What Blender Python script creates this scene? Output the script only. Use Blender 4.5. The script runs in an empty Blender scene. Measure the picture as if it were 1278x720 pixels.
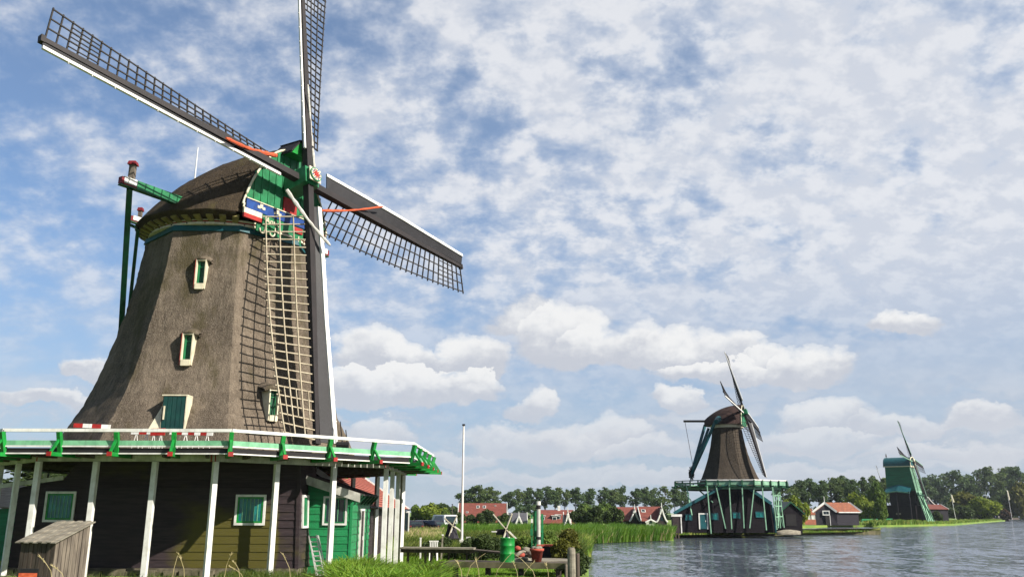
import bpy, math, random
import numpy as np
from mathutils import Vector, Matrix, noise as mnoise

# ------------------------------------------------------------------ camera, sky, sun
SC = bpy.context.scene
COL = SC.collection
EYE = Vector((0, 0, 2.1))
FPX = 1075.84                                        # focal length in pixels of a 1278 px wide frame
PF = Vector((0.0, 0.96793, 0.25122)); PU = Vector((-0.00341, -0.25122, 0.96792)); PX = Vector((0.99999, -0.00086, 0.0033))
cd = bpy.data.cameras.new('camera'); cam = bpy.data.objects.new('camera', cd); COL.objects.link(cam)
cd.sensor_fit = 'HORIZONTAL'; cd.sensor_width = 36.0; cd.lens = 36.0 * FPX / 1278.0
cd.clip_start = 0.1; cd.clip_end = 20000
cam.matrix_world = Matrix(((PX.x, PU.x, -PF.x, EYE.x), (PX.y, PU.y, -PF.y, EYE.y), (PX.z, PU.z, -PF.z, EYE.z), (0, 0, 0, 1)))
SC.camera = cam
SC.view_settings.view_transform = 'Standard'; SC.view_settings.look = 'None'
SC.view_settings.exposure = 1.1; SC.view_settings.gamma = 1.0; SC.view_settings.use_curve_mapping = False

SUN_AZ = math.radians(59)      # from the camera's back (-Y) round towards +X
SUN_EL = math.radians(34)
SUN_DIR = Vector((math.sin(SUN_AZ) * math.cos(SUN_EL), -math.cos(SUN_AZ) * math.cos(SUN_EL), math.sin(SUN_EL)))
sd = bpy.data.lights.new('sun', 'SUN'); sd.energy = 5.0; sd.angle = math.radians(0.5); sd.color = (1.0, 0.94, 0.84)
sun = bpy.data.objects.new('sun', sd); COL.objects.link(sun)
sun.rotation_euler = (-SUN_DIR).to_track_quat('-Z', 'Y').to_euler(); sun.location = (60, -40, 60)


def at(px, py, Y):
    d = PF + PX * ((px - 639) / FPX) + PU * ((360 - py) / FPX)
    return EYE + d * (Y / d.y)


def gz(px, py, z):
    d = PF + PX * ((px - 639) / FPX) + PU * ((360 - py) / FPX)
    return EYE + d * ((z - EYE.z) / d.z)


def raydir(px, py):
    return (PF + PX * ((px - 639) / FPX) + PU * ((360 - py) / FPX)).normalized()


def onplane(px, py, p0, nrm):
    d = raydir(px, py)
    return EYE + d * ((Vector(p0) - EYE).dot(nrm) / d.dot(nrm))


class NT:
    """small helper to write node trees"""
    def __init__(s, tree): s.t = tree; s.n = tree.nodes; s.l = tree.links
    def new(s, typ, **kw):
        n = s.n.new(typ)
        for k, v in kw.items(): setattr(n, k, v)
        return n
    def put(s, sock, v):
        if isinstance(v, bpy.types.NodeSocket): s.l.new(v, sock)
        elif v is not None: sock.default_value = v
    def math(s, op, a, b=None, c=None, clamp=False):
        n = s.new('ShaderNodeMath', operation=op, use_clamp=clamp)
        s.put(n.inputs[0], a)
        if b is not None: s.put(n.inputs[1], b)
        if c is not None: s.put(n.inputs[2], c)
        return n.outputs[0]
    def mix(s, f, a, b, typ='MIX'):
        n = s.new('ShaderNodeMixRGB', blend_type=typ)
        s.put(n.inputs[0], f); s.put(n.inputs[1], a if isinstance(a, bpy.types.NodeSocket) else (*a[:3], 1)); s.put(n.inputs[2], b if isinstance(b, bpy.types.NodeSocket) else (*b[:3], 1))
        return n.outputs[0]
    def noise(s, vec, scale, detail=5, rough=.55, dist=0.0):
        n = s.new('ShaderNodeTexNoise'); s.put(n.inputs['Vector'], vec)
        n.inputs['Scale'].default_value = scale; n.inputs['Detail'].default_value = detail; n.inputs['Roughness'].default_value = rough; n.inputs['Distortion'].default_value = dist
        return n.outputs['Fac']
    def ramp(s, f, a, b, smooth=True):
        n = s.new('ShaderNodeMapRange'); n.clamp = True
        n.interpolation_type = 'SMOOTHSTEP' if smooth else 'LINEAR'
        s.put(n.inputs[0], f); n.inputs[1].default_value = a; n.inputs[2].default_value = b
        return n.outputs[0]
    def comb(s, x, y, z):
        n = s.new('ShaderNodeCombineXYZ'); s.put(n.inputs[0], x); s.put(n.inputs[1], y); s.put(n.inputs[2], z); return n.outputs[0]
    def scale(s, vec, sc):
        n = s.new('ShaderNodeMapping'); s.put(n.inputs[0], vec); n.inputs['Scale'].default_value = sc; return n.outputs[0]


world = bpy.data.worlds.new('World'); SC.world = world; world.use_nodes = True
world.node_tree.nodes.clear()
W = NT(world.node_tree)
wo = W.new('ShaderNodeOutputWorld'); bg = W.new('ShaderNodeBackground'); W.l.new(bg.outputs[0], wo.inputs[0])
bg.inputs[1].default_value = 0.052
sky = W.new('ShaderNodeTexSky'); sky.sky_type = 'NISHITA'; sky.sun_disc = False
sky.sun_elevation = SUN_EL; sky.sun_rotation = math.atan2(SUN_DIR.x, SUN_DIR.y)
sky.air_density = 1.0; sky.dust_density = 0.6; sky.ozone_density = 1.6
tc = W.new('ShaderNodeTexCoord'); sep = W.new('ShaderNodeSeparateXYZ'); W.l.new(tc.outputs['Generated'], sep.inputs[0])
dx, dy, dz = sep.outputs
zc = W.math('MAXIMUM', dz, 0.0)
az = W.math('ARCTAN2', dx, dy); el = W.math('ARCSINE', W.math('MINIMUM', W.math('MAXIMUM', dz, -1.0), 1.0))
# high broken cloud sheet
q = W.math('ADD', zc, 0.46)
pl = W.comb(W.math('DIVIDE', dx, q), W.math('DIVIDE', dy, q), 0.0)
n1 = W.noise(pl, 1.9, 3, .5, 0.2)
n2 = W.noise(pl, 8.2, 5, .56, 0.15)
n3 = W.noise(W.scale(pl, (1.0, 1.1, 1)), 21.0, 5, .6, 0.1)
lean = W.math('MULTIPLY', W.math('ADD', az, 0.05), 0.17)             # the sheet thins out towards the left
dens = W.math('ADD', W.math('ADD', W.math('MULTIPLY', n1, 0.22), W.math('MULTIPLY', n2, 0.63)), W.math('ADD', W.math('MULTIPLY', n3, 0.38), lean))
puff = W.ramp(dens, 0.44, 0.70)
veil = W.math('ADD', .20, W.math('MULTIPLY', W.ramp(W.math('ADD', az, W.math('MULTIPLY', n1, .6)), -.15, .75), .24))
sheet = W.math('MINIMUM', W.math('ADD', W.math('MULTIPLY', puff, .66), veil), .97)
lowfade = W.ramp(el, 0.10, 0.30)
sheet = W.math('MULTIPLY', sheet, W.math('ADD', W.math('MULTIPLY', lowfade, .50), .50))
skyc = W.mix(1.0, sky.outputs[0], (0.80, 1.0, 1.20), 'MULTIPLY')
sheet_col = W.mix(puff, (4.5, 5.5, 7.0), W.mix(W.ramp(n3, .42, .62), (6.2, 6.5, 7.15), (7.6, 7.7, 8.0)))
c1 = W.mix(W.math('MULTIPLY', sheet, 0.93), skyc, sheet_col)
# pale haze near the horizon
hz = W.math('MULTIPLY', W.ramp(W.math('MULTIPLY', el, -1.0), -0.34, 0.0), 0.72)
c1 = W.mix(hz, c1, (3.9, 4.6, 5.8))


def azel(px, py):
    d = raydir(px, py); return math.atan2(d.x, d.y), math.asin(d.z)


# heaped fair-weather clouds, each a lobe in (azimuth, elevation); x, base y, half width, height in pixels of the view
LOBES = [(655, 415, 48, 44), (700, 440, 75, 62), (745, 446, 58, 40), (800, 448, 55, 50), (850, 452, 60, 48), (905, 455, 62, 48), (960, 462, 60, 36),
         (1010, 470, 60, 38), (470, 455, 70, 52), (520, 455, 55, 34), (585, 462, 42, 54), (440, 498, 62, 38), (500, 496, 90, 42), (570, 494, 50, 30),
         (664, 517, 34, 31), (850, 508, 26, 24), (1125, 408, 46, 24), (640, 560, 60, 32), (705, 560, 62, 28), (760, 556, 56, 38),
         (800, 572, 60, 24), (560, 575, 60, 20), (480, 548, 46, 30), (900, 470, 80, 20), (1040, 536, 90, 38), (1130, 540, 70, 30), (1235, 528, 60, 22),
         (1000, 560, 120, 24), (120, 470, 40, 24), (690, 598, 120, 18), (560, 600, 60, 14), (820, 604, 90, 14), (1000, 598, 120, 16), (1180, 570, 120, 18),
         (60, 505, 90, 18)]
wob = W.new('ShaderNodeTexNoise'); W.l.new(W.comb(W.math('MULTIPLY', az, 1.0), W.math('MULTIPLY', el, 1.35), 0.37), wob.inputs['Vector'])
wob.inputs['Scale'].default_value = 13; wob.inputs['Detail'].default_value = 6; wob.inputs['Roughness'].default_value = .6
wv = W.new('ShaderNodeSeparateXYZ'); W.l.new(wob.outputs['Color'], wv.inputs[0])
azw = W.math('ADD', az, W.math('MULTIPLY', W.math('SUBTRACT', wv.outputs[0], .5), 0.11))
elw = W.math('ADD', el, W.math('MULTIPLY', W.math('SUBTRACT', wv.outputs[1], .5), 0.070))
den = None; shd = None
for (cx_, by_, hw_, hh_) in LOBES:
    a0, e0 = azel(cx_, by_); a1, _ = azel(cx_ + hw_, by_); _, e1 = azel(cx_, by_ - hh_ * 1.02)
    xx = W.math('MULTIPLY', W.math('SUBTRACT', azw, a0), 1 / (a1 - a0))
    yy = W.math('MULTIPLY', W.math('SUBTRACT', elw, e0), 1 / (e1 - e0))
    ydn = W.math('MULTIPLY', W.math('MINIMUM', yy, 0.0), 2.6); yup = W.math('MAXIMUM', yy, 0.0)
    r2 = W.math('ADD', W.math('MULTIPLY', xx, xx), W.math('ADD', W.math('MULTIPLY', yup, yup), W.math('MULTIPLY', ydn, ydn)))
    d = W.math('SUBTRACT', 1.0, r2)
    dd = W.math('MAXIMUM', d, 0.0)
    top = W.math('MULTIPLY', dd, W.math('ADD', yup, 0.15))
    den = d if den is None else W.math('MAXIMUM', den, d)
    shd = top if shd is None else W.math('MAXIMUM', shd, W.math('MULTIPLY', W.ramp(dd, 0.0, .12), yy))
fine = W.noise(W.comb(az, W.math('MULTIPLY', el, 1.3), 1.7), 38, 6, .62)
cden = W.ramp(W.math('ADD', den, W.math('MULTIPLY', W.math('SUBTRACT', fine, .5), .85)), -0.18, 0.50)
bright = W.ramp(W.math('ADD', shd, W.math('MULTIPLY', W.math('SUBTRACT', fine, .5), 1.1)), -0.05, 0.75)
low = W.ramp(el, 0.03, 0.17)
ccol = W.mix(bright, (5.2, 5.45, 6.05), (8.1, 8.1, 8.1))
ccol = W.mix(W.math('MULTIPLY', W.math('SUBTRACT', 1.0, low), 0.75), ccol, (5.5, 5.75, 6.35))
cmask = W.math('MULTIPLY', cden, W.math('ADD', .62, W.math('MULTIPLY', low, .34)))
# flat distant cloud banks just above the horizon
nb = W.noise(W.comb(W.math('MULTIPLY', azw, 1.0), W.math('MULTIPLY', elw, 4.2), 4.1), 6.5, 6, .58)
band = W.math('MULTIPLY', W.ramp(nb, .46, .62), W.math('MULTIPLY', W.ramp(el, .01, .05), W.ramp(W.math('MULTIPLY', el, -1.0), -.17, -.09)))
c1 = W.mix(W.math('MULTIPLY', band, .62), c1, W.mix(W.ramp(nb, .5, .7), (5.0, 5.3, 6.0), (6.3, 6.45, 6.85)))
c2 = W.mix(cmask, c1, ccol)
W.l.new(c2, bg.inputs[0])
world.cycles.sampling_method = 'MANUAL'; world.cycles.sample_map_resolution = 1024


# ------------------------------------------------------------------ materials
KA = 0.70                        # the photograph is exposed about a stop up; keep paints at real values
def M(name, col, col2=None, rough=.75, scale=3.0, stretch=(1, 1, 1), bump=0.0, bscale=30.0, bstretch=(1, 1, 1), lo=.35, hi=.65, detail=5, spec=.3, metal=0.0, trans=0.0, bdist=.02, grime=0.0):
    m = bpy.data.materials.new(name); m.use_nodes = True
    t = NT(m.node_tree); b = m.node_tree.nodes['Principled BSDF']
    tc = t.new('ShaderNodeTexCoord').outputs['Object']
    if col2 is None: col2 = tuple(c * .72 for c in col)
    col = tuple(c * KA for c in col); col2 = tuple(c * KA for c in col2)
    f = t.ramp(t.noise(t.scale(tc, stretch), scale, detail), lo, hi)
    cc = t.mix(f, col, col2)
    if grime:                                                        # weather streaks and dirt in the paint
        st = t.ramp(t.noise(t.scale(tc, (6, 6, .7)), 1.6, 6, .7), .48, .72); bl = t.ramp(t.noise(tc, 2.3, 6, .7), .5, .75)
        cc = t.mix(t.math('MULTIPLY', t.math('MAXIMUM', st, bl), grime), cc, tuple(.30 * c + .02 for c in col))
    t.l.new(cc, b.inputs['Base Color'])
    b.inputs['Roughness'].default_value = rough; b.inputs['Specular IOR Level'].default_value = spec; b.inputs['Metallic'].default_value = metal
    if bump:
        bn = t.new('ShaderNodeBump'); bn.inputs['Strength'].default_value = bump; bn.inputs['Distance'].default_value = bdist
        t.l.new(t.noise(t.scale(tc, bstretch), bscale, 6, .65), bn.inputs['Height']); t.l.new(bn.outputs[0], b.inputs['Normal'])
    if trans:
        tr = t.new('ShaderNodeBsdfTranslucent'); t.l.new(t.mix(f, tuple(c * 1.2 for c in col), tuple(c * 1.2 for c in col2)), tr.inputs[0])
        mx = t.new('ShaderNodeMixShader'); mx.inputs[0].default_value = trans
        out = m.node_tree.nodes['Material Output']
        t.l.new(b.outputs[0], mx.inputs[1]); t.l.new(tr.outputs[0], mx.inputs[2]); t.l.new(mx.outputs[0], out.inputs[0])
    return m


def thatch_mat(name, c1, c2, c3, moss=None):
    m = bpy.data.materials.new(name); m.use_nodes = True
    t = NT(m.node_tree); b = m.node_tree.nodes['Principled BSDF']
    tc = t.new('ShaderNodeTexCoord').outputs['Object']
    big = t.ramp(t.noise(t.scale(tc, (1, 1, .40)), .8, 6, .65), .40, .60)
    fine = t.ramp(t.noise(t.scale(tc, (1, 1, .40)), 30, 4, .7), .38, .66)
    streak = t.ramp(t.noise(t.scale(tc, (1, 1, .07)), 7, 5, .7), .42, .72)
    zs = t.new('ShaderNodeSeparateXYZ'); t.l.new(tc, zs.inputs[0])
    course = t.math('FRACT', t.math('ADD', t.math('MULTIPLY', zs.outputs[2], 1.35), t.math('MULTIPLY', t.noise(t.scale(tc, (1, 1, .2)), 1.4, 4, .6), .9)))
    course = t.math('MULTIPLY', t.ramp(course, .0, .30), t.ramp(t.math('MULTIPLY', course, -1.0), -1.0, -.93))
    c = t.mix(big, c1, c2)
    c = t.mix(t.math('MULTIPLY', fine, .62), c, c3)
    c = t.mix(t.math('MULTIPLY', streak, .55), c, tuple(x * .40 for x in c1))
    c = t.mix(t.math('MULTIPLY', t.math('SUBTRACT', 1.0, course), .22), c, tuple(x * .5 for x in c1))
    if moss:
        c = t.mix(t.math('MULTIPLY', t.ramp(t.noise(t.scale(tc, (1, 1, .5)), .6, 6, .65), .50, .64), .75), c, moss)
    t.l.new(c, b.inputs['Base Color']); b.inputs['Roughness'].default_value = .95; b.inputs['Specular IOR Level'].default_value = .1
    bn = t.new('ShaderNodeBump'); bn.inputs['Strength'].default_value = .9; bn.inputs['Distance'].default_value = .06
    t.l.new(t.math('ADD', t.noise(t.scale(tc, (1, 1, .5)), 20, 5, .75), t.math('MULTIPLY', t.noise(t.scale(tc, (1, 1, .15)), 6, 4, .6), .8)), bn.inputs['Height'])
    t.l.new(bn.outputs[0], b.inputs['Normal'])
    return m


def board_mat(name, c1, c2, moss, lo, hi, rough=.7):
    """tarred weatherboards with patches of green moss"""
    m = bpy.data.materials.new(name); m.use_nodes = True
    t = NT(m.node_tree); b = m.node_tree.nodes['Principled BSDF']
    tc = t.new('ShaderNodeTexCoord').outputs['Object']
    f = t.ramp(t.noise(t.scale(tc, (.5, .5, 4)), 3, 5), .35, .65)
    s_ = t.new('ShaderNodeSeparateXYZ'); t.l.new(tc, s_.inputs[0])          # moss is confined to the lower right corner
    low_right = t.math('MULTIPLY', t.ramp(s_.outputs[0], .2, 2.6), t.math('MULTIPLY', t.ramp(t.math('MULTIPLY', s_.outputs[2], -1.0), -3.6, -1.4), t.ramp(t.math('MULTIPLY', s_.outputs[0], -1.0), -5.05, -4.75)))
    mo = t.ramp(t.math('ADD', t.noise(t.scale(tc, (.22, .22, .5)), 1.0, 5, .6), t.math('MULTIPLY', low_right, .34)), lo, hi)
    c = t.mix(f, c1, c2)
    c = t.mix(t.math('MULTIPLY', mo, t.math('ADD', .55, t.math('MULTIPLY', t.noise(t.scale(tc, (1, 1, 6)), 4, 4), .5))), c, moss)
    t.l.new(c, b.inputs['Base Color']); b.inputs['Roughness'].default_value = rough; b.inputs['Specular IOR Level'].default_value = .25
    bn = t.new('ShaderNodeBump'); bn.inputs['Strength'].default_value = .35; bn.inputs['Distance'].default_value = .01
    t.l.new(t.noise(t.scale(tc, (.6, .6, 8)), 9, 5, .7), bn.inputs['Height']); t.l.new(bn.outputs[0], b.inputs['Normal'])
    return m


def tile_mat(name, c1, c2, course=.3):
    m = bpy.data.materials.new(name); m.use_nodes = True
    t = NT(m.node_tree); b = m.node_tree.nodes['Principled BSDF']
    tc = t.new('ShaderNodeTexCoord').outputs['Object']
    s = t.new('ShaderNodeSeparateXYZ'); t.l.new(tc, s.inputs[0])
    n = t.ramp(t.noise(tc, 1.6, 6, .65), .35, .65); n2 = t.ramp(t.noise(tc, 11, 3, .6), .4, .6)
    row = t.math('FRACT', t.math('DIVIDE', s.outputs[2], course * .62))
    line = t.ramp(row, 0.0, .22)
    c = t.mix(n, c1, c2); c = t.mix(t.math('MULTIPLY', n2, .4), c, tuple(x * .55 for x in c2))
    c = t.mix(line, tuple(x * .5 for x in c2), c)
    t.l.new(c, b.inputs['Base Color']); b.inputs['Roughness'].default_value = .8
    bn = t.new('ShaderNodeBump'); bn.inputs['Strength'].default_value = .8; bn.inputs['Distance'].default_value = .05
    t.l.new(t.math('ADD', row, t.math('MULTIPLY', t.noise(tc, 9, 3), .6)), bn.inputs['Height']); t.l.new(bn.outputs[0], b.inputs['Normal'])
    return m


MT = {}
MT['thatch'] = thatch_mat('thatch', (.112, .088, .066), (.052, .040, .030), (.205, .170, .130), (.050, .042, .020))
MT['thatch_cap'] = thatch_mat('thatch_cap', (.041, .030, .021), (.021, .016, .012), (.085, .064, .040), (.060, .050, .020))
MT['thatch_far'] = thatch_mat('thatch_far', (.050, .040, .031), (.027, .022, .018), (.092, .074, .056))
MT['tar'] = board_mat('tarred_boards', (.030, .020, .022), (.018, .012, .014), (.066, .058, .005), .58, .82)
MT['tar2'] = M('dark_boards', (.045, .030, .030), (.024, .017, .018), scale=2, stretch=(.6, .6, 5), bump=.3)
MT['tar_blue'] = M('blue_black_boards', (.020, .016, .026), (.012, .010, .016), scale=2, stretch=(.6, .6, 5), bump=.3)
MT['hutgreen'] = M('green_boards', (.010, .19, .058), (.016, .25, .085), scale=1.6, stretch=(.5, .5, 6), bump=.25, rough=.5, grime=0.45)
MT['green'] = M('bright_green_paint', (.006, .27, .035), (.004, .18, .026), scale=4, bump=.1, rough=.45, grime=0.55)
MT['dgreen'] = M('dark_green_paint', (.006, .085, .035), (.004, .055, .026), scale=3, bump=.1, rough=.5, grime=0.50)
MT['mint_far'] = M('weathered_mint_and_sunlit_green', (.24, .44, .30), (.15, .31, .20), scale=2, rough=.7, grime=.4)
MT['barn_black'] = M('black_tarred_boards', (.013, .010, .014), (.008, .006, .009), scale=2, stretch=(.6, .6, 5), bump=.3, spec=.12)
MT['mgreen'] = M('mid_green_paint', (.020, .21, .08), (.012, .14, .05), scale=3, bump=.1, rough=.45, grime=0.55)
MT['mint'] = M('mint_paint', (.21, .50, .29), (.14, .38, .21), scale=3, stretch=(1, 1, 1), bump=.08, rough=.6, grime=0.50)
MT['teal'] = M('teal_paint', (.006, .10, .115), (.004, .065, .08), scale=3, bump=.1, rough=.5, grime=0.40)
MT['white'] = M('white_paint', (.78, .77, .73), (.55, .53, .47), scale=2.2, bump=.1, rough=.6, lo=.42, hi=.8, grime=0.45)
MT['cream'] = M('cream_paint', (.74, .68, .50), (.52, .46, .32), scale=2.5, rough=.65, lo=.4, hi=.8, grime=0.50)
MT['greywood'] = M('grey_painted_beam', (.66, .65, .58), (.42, .41, .36), scale=2.0, bump=.15, rough=.75, grime=0.60)
MT['doorgreen'] = M('dark_teal_door_paint', (.008, .060, .050), (.006, .042, .038), scale=3, rough=.5, grime=.3)
MT['olivecream'] = M('olive_cream_paint', (.26, .22, .07), (.16, .13, .04), scale=3)
MT['quaygrass'] = M('mown_quay_grass', (.18, .20, .025), (.11, .13, .02), scale=.8, bump=.5, bscale=3)
MT['millgreen'] = M('mill_green_boards', (.009, .165, .073), (.006, .115, .052), scale=.8, stretch=(.5, .5, 3), bump=.2, rough=.5, grime=0.40)
MT['red'] = M('red_paint', (.42, .020, .014), (.29, .013, .011), scale=5, rough=.55, grime=0.50)
MT['darkred'] = M('dark_red_paint', (.24, .012, .018), (.15, .010, .014), scale=5, rough=.55, grime=.4)
MT['blue'] = M('blue_paint', (.012, .065, .27), (.008, .042, .19), scale=5, rough=.5, grime=0.40)
MT['orange'] = M('orange_rope', (.66, .13, .05), (.46, .075, .03), scale=9, rough=.9)
MT['canvas'] = M('white_canvas', (.62, .60, .55), (.45, .43, .38), scale=7, rough=.95, bump=.4)
MT['sailwood'] = M('dark_sail_wood', (.018, .0125, .0125), (.011, .008, .008), scale=2, stretch=(1, 1, 1), bump=.2, rough=.6)
MT['sailboard'] = M('sail_boards', (.015, .0135, .016), (.010, .009, .0105), scale=1.6, bump=.2, rough=.6, grime=0.50)
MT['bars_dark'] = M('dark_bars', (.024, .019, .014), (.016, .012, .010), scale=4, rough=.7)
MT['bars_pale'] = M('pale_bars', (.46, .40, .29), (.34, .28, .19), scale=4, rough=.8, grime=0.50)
MT['deck'] = M('deck_boards', (.10, .08, .05), (.06, .045, .03), scale=2, stretch=(5, 1, 1), bump=.2)
MT['black'] = M('black_gap', (.012, .010, .011), (.008, .007, .008), scale=3)
MT['oldwood'] = M('weathered_wood', (.20, .165, .13), (.10, .08, .065), scale=2.2, stretch=(3, 3, .5), bump=.4, rough=.9, grime=0.40)
MT['oldwood_d'] = M('weathered_wood_dark', (.10, .075, .058), (.05, .038, .03), scale=2.2, stretch=(3, 3, .5), bump=.4, rough=.9)
MT['plank'] = M('grey_planks', (.30, .27, .21), (.17, .15, .115), scale=2.5, stretch=(.6, 3, 3), bump=.3, rough=.9, grime=0.50)
MT['mossplank'] = M('mossy_planks', (.16, .14, .08), (.075, .075, .03), scale=2.0, bump=.3, rough=.95)
MT['stone'] = M('plinth_stone', (.17, .145, .10), (.085, .075, .045), scale=2.5, bump=.5, bscale=8, rough=.95)
MT['alu'] = M('aluminium', (.70, .69, .67), (.55, .54, .52), scale=5, rough=.4, metal=.35)
MT['terracotta'] = M('terracotta', (.46, .085, .05), (.32, .06, .04), scale=6, rough=.8)
MT['redtile'] = tile_mat('red_roof_tiles', (.34, .080, .045), (.22, .050, .031))
MT['redtile_far'] = tile_mat('far_red_roof_tiles', (.165, .036, .021), (.115, .026, .017), .5)
MT['orangetile'] = tile_mat('orange_roof_tiles', (.25, .072, .026), (.165, .046, .019), .5)
MT['greytile'] = tile_mat('grey_roof_tiles', (.075, .075, .085), (.05, .05, .058), .5)
MT['glass_teal'] = M('green_glazing', (.012, .22, .20), (.006, .11, .12), scale=2.5, rough=.12, spec=.5)
MT['glass_dark'] = M('dark_glazing', (.012, .022, .028), (.018, .035, .04), scale=2, rough=.1, spec=.5)
MT['carpaint'] = M('dark_car_paint', (.012, .013, .022), (.016, .014, .020), scale=1, rough=.2, spec=.6)
MT['carred'] = M('maroon_car_paint', (.035, .010, .018), (.030, .009, .015), scale=1, rough=.2, spec=.6)
MT['carwhite'] = M('white_van_paint', (.72, .73, .74), (.66, .67, .68), scale=1, rough=.25, spec=.6)
MT['rubber'] = M('rubber', (.012, .012, .012), rough=.9)
MT['skin'] = M('skin', (.45, .26, .19), rough=.6)
MT['cloth_red'] = M('red_cloth', (.32, .04, .035), rough=.9)
MT['cloth_blue'] = M('blue_cloth', (.05, .08, .20), rough=.9)
MT['cloth_pale'] = M('pale_cloth', (.60, .57, .50), rough=.9)
MT['bark'] = M('bark', (.060, .048, .036), (.035, .028, .022), scale=5, stretch=(1, 1, .2), bump=.5, rough=.95)
MT['leaf_far'] = M('far_poplar_leaves', (0.085, 0.135, 0.04), (0.045, 0.085, 0.034), scale=.35, rough=.8, trans=.35, lo=.4, hi=.62)
MT['leaf_far2'] = M('far_lighter_leaves', (.115, .16, .045), (.065, .11, .035), scale=.35, rough=.8, trans=.35, lo=.4, hi=.62)
MT['leaf_mid'] = M('mid_green_leaves', (0.13, 0.2, 0.028), (0.07, 0.13, 0.022), scale=.5, rough=.75, trans=.35, lo=.4, hi=.62)
MT['leaf_light'] = M('light_green_leaves', (0.24, 0.3, 0.03), (0.14, 0.2, 0.025), scale=.5, rough=.75, trans=.4, lo=.4, hi=.62)
MT['leaf_dark'] = M('dark_bush_leaves', (0.065, 0.1, 0.024), (0.04, 0.066, 0.019), scale=.6, rough=.8, trans=.3, lo=.4, hi=.62)
MT['leaf_olive'] = M('olive_leaves', (0.13, 0.135, 0.018), (0.085, 0.088, 0.014), scale=.5, rough=.8, trans=.3, lo=.4, hi=.62)
MT['leaf_brown'] = M('brown_leaves', (.10, .055, .028), (.06, .035, .018), scale=.6, rough=.8, trans=.3, lo=.4, hi=.62)
MT['grass_blade'] = M('grass_blades', (.13, .29, .018), (.25, .37, .035), scale=7, rough=.6, trans=.4, lo=.38, hi=.62)
MT['grass_dark'] = M('dark_grass_blades', (.055, .105, .012), (.13, .16, .02), scale=6, rough=.6, trans=.4, lo=.38, hi=.62)  # darker green blades of the rank grass and weeds
MT['reed'] = M('reed_blades', (.075, .19, .012), (.13, .25, .018), scale=.5, rough=.6, trans=.4, lo=.38, hi=.62)
MT['field'] = M('field_grass', (.13, .25, .022), (.34, .36, .075), scale=.9, rough=.7, trans=.35, lo=.42, hi=.66)
MT['straw'] = M('straw_stems', (.46, .38, .20), (.34, .28, .13), scale=4, rough=.8)


# ------------------------------------------------------------------ mesh helpers
def V3(p): return Vector((float(p[0]), float(p[1]), float(p[2])))


ZUP = Vector((0, 0, 1))


def wloc(o):
    p = Vector((0, 0, 0))
    while o is not None:
        p += o.location; o = o.parent
    return p


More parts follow.
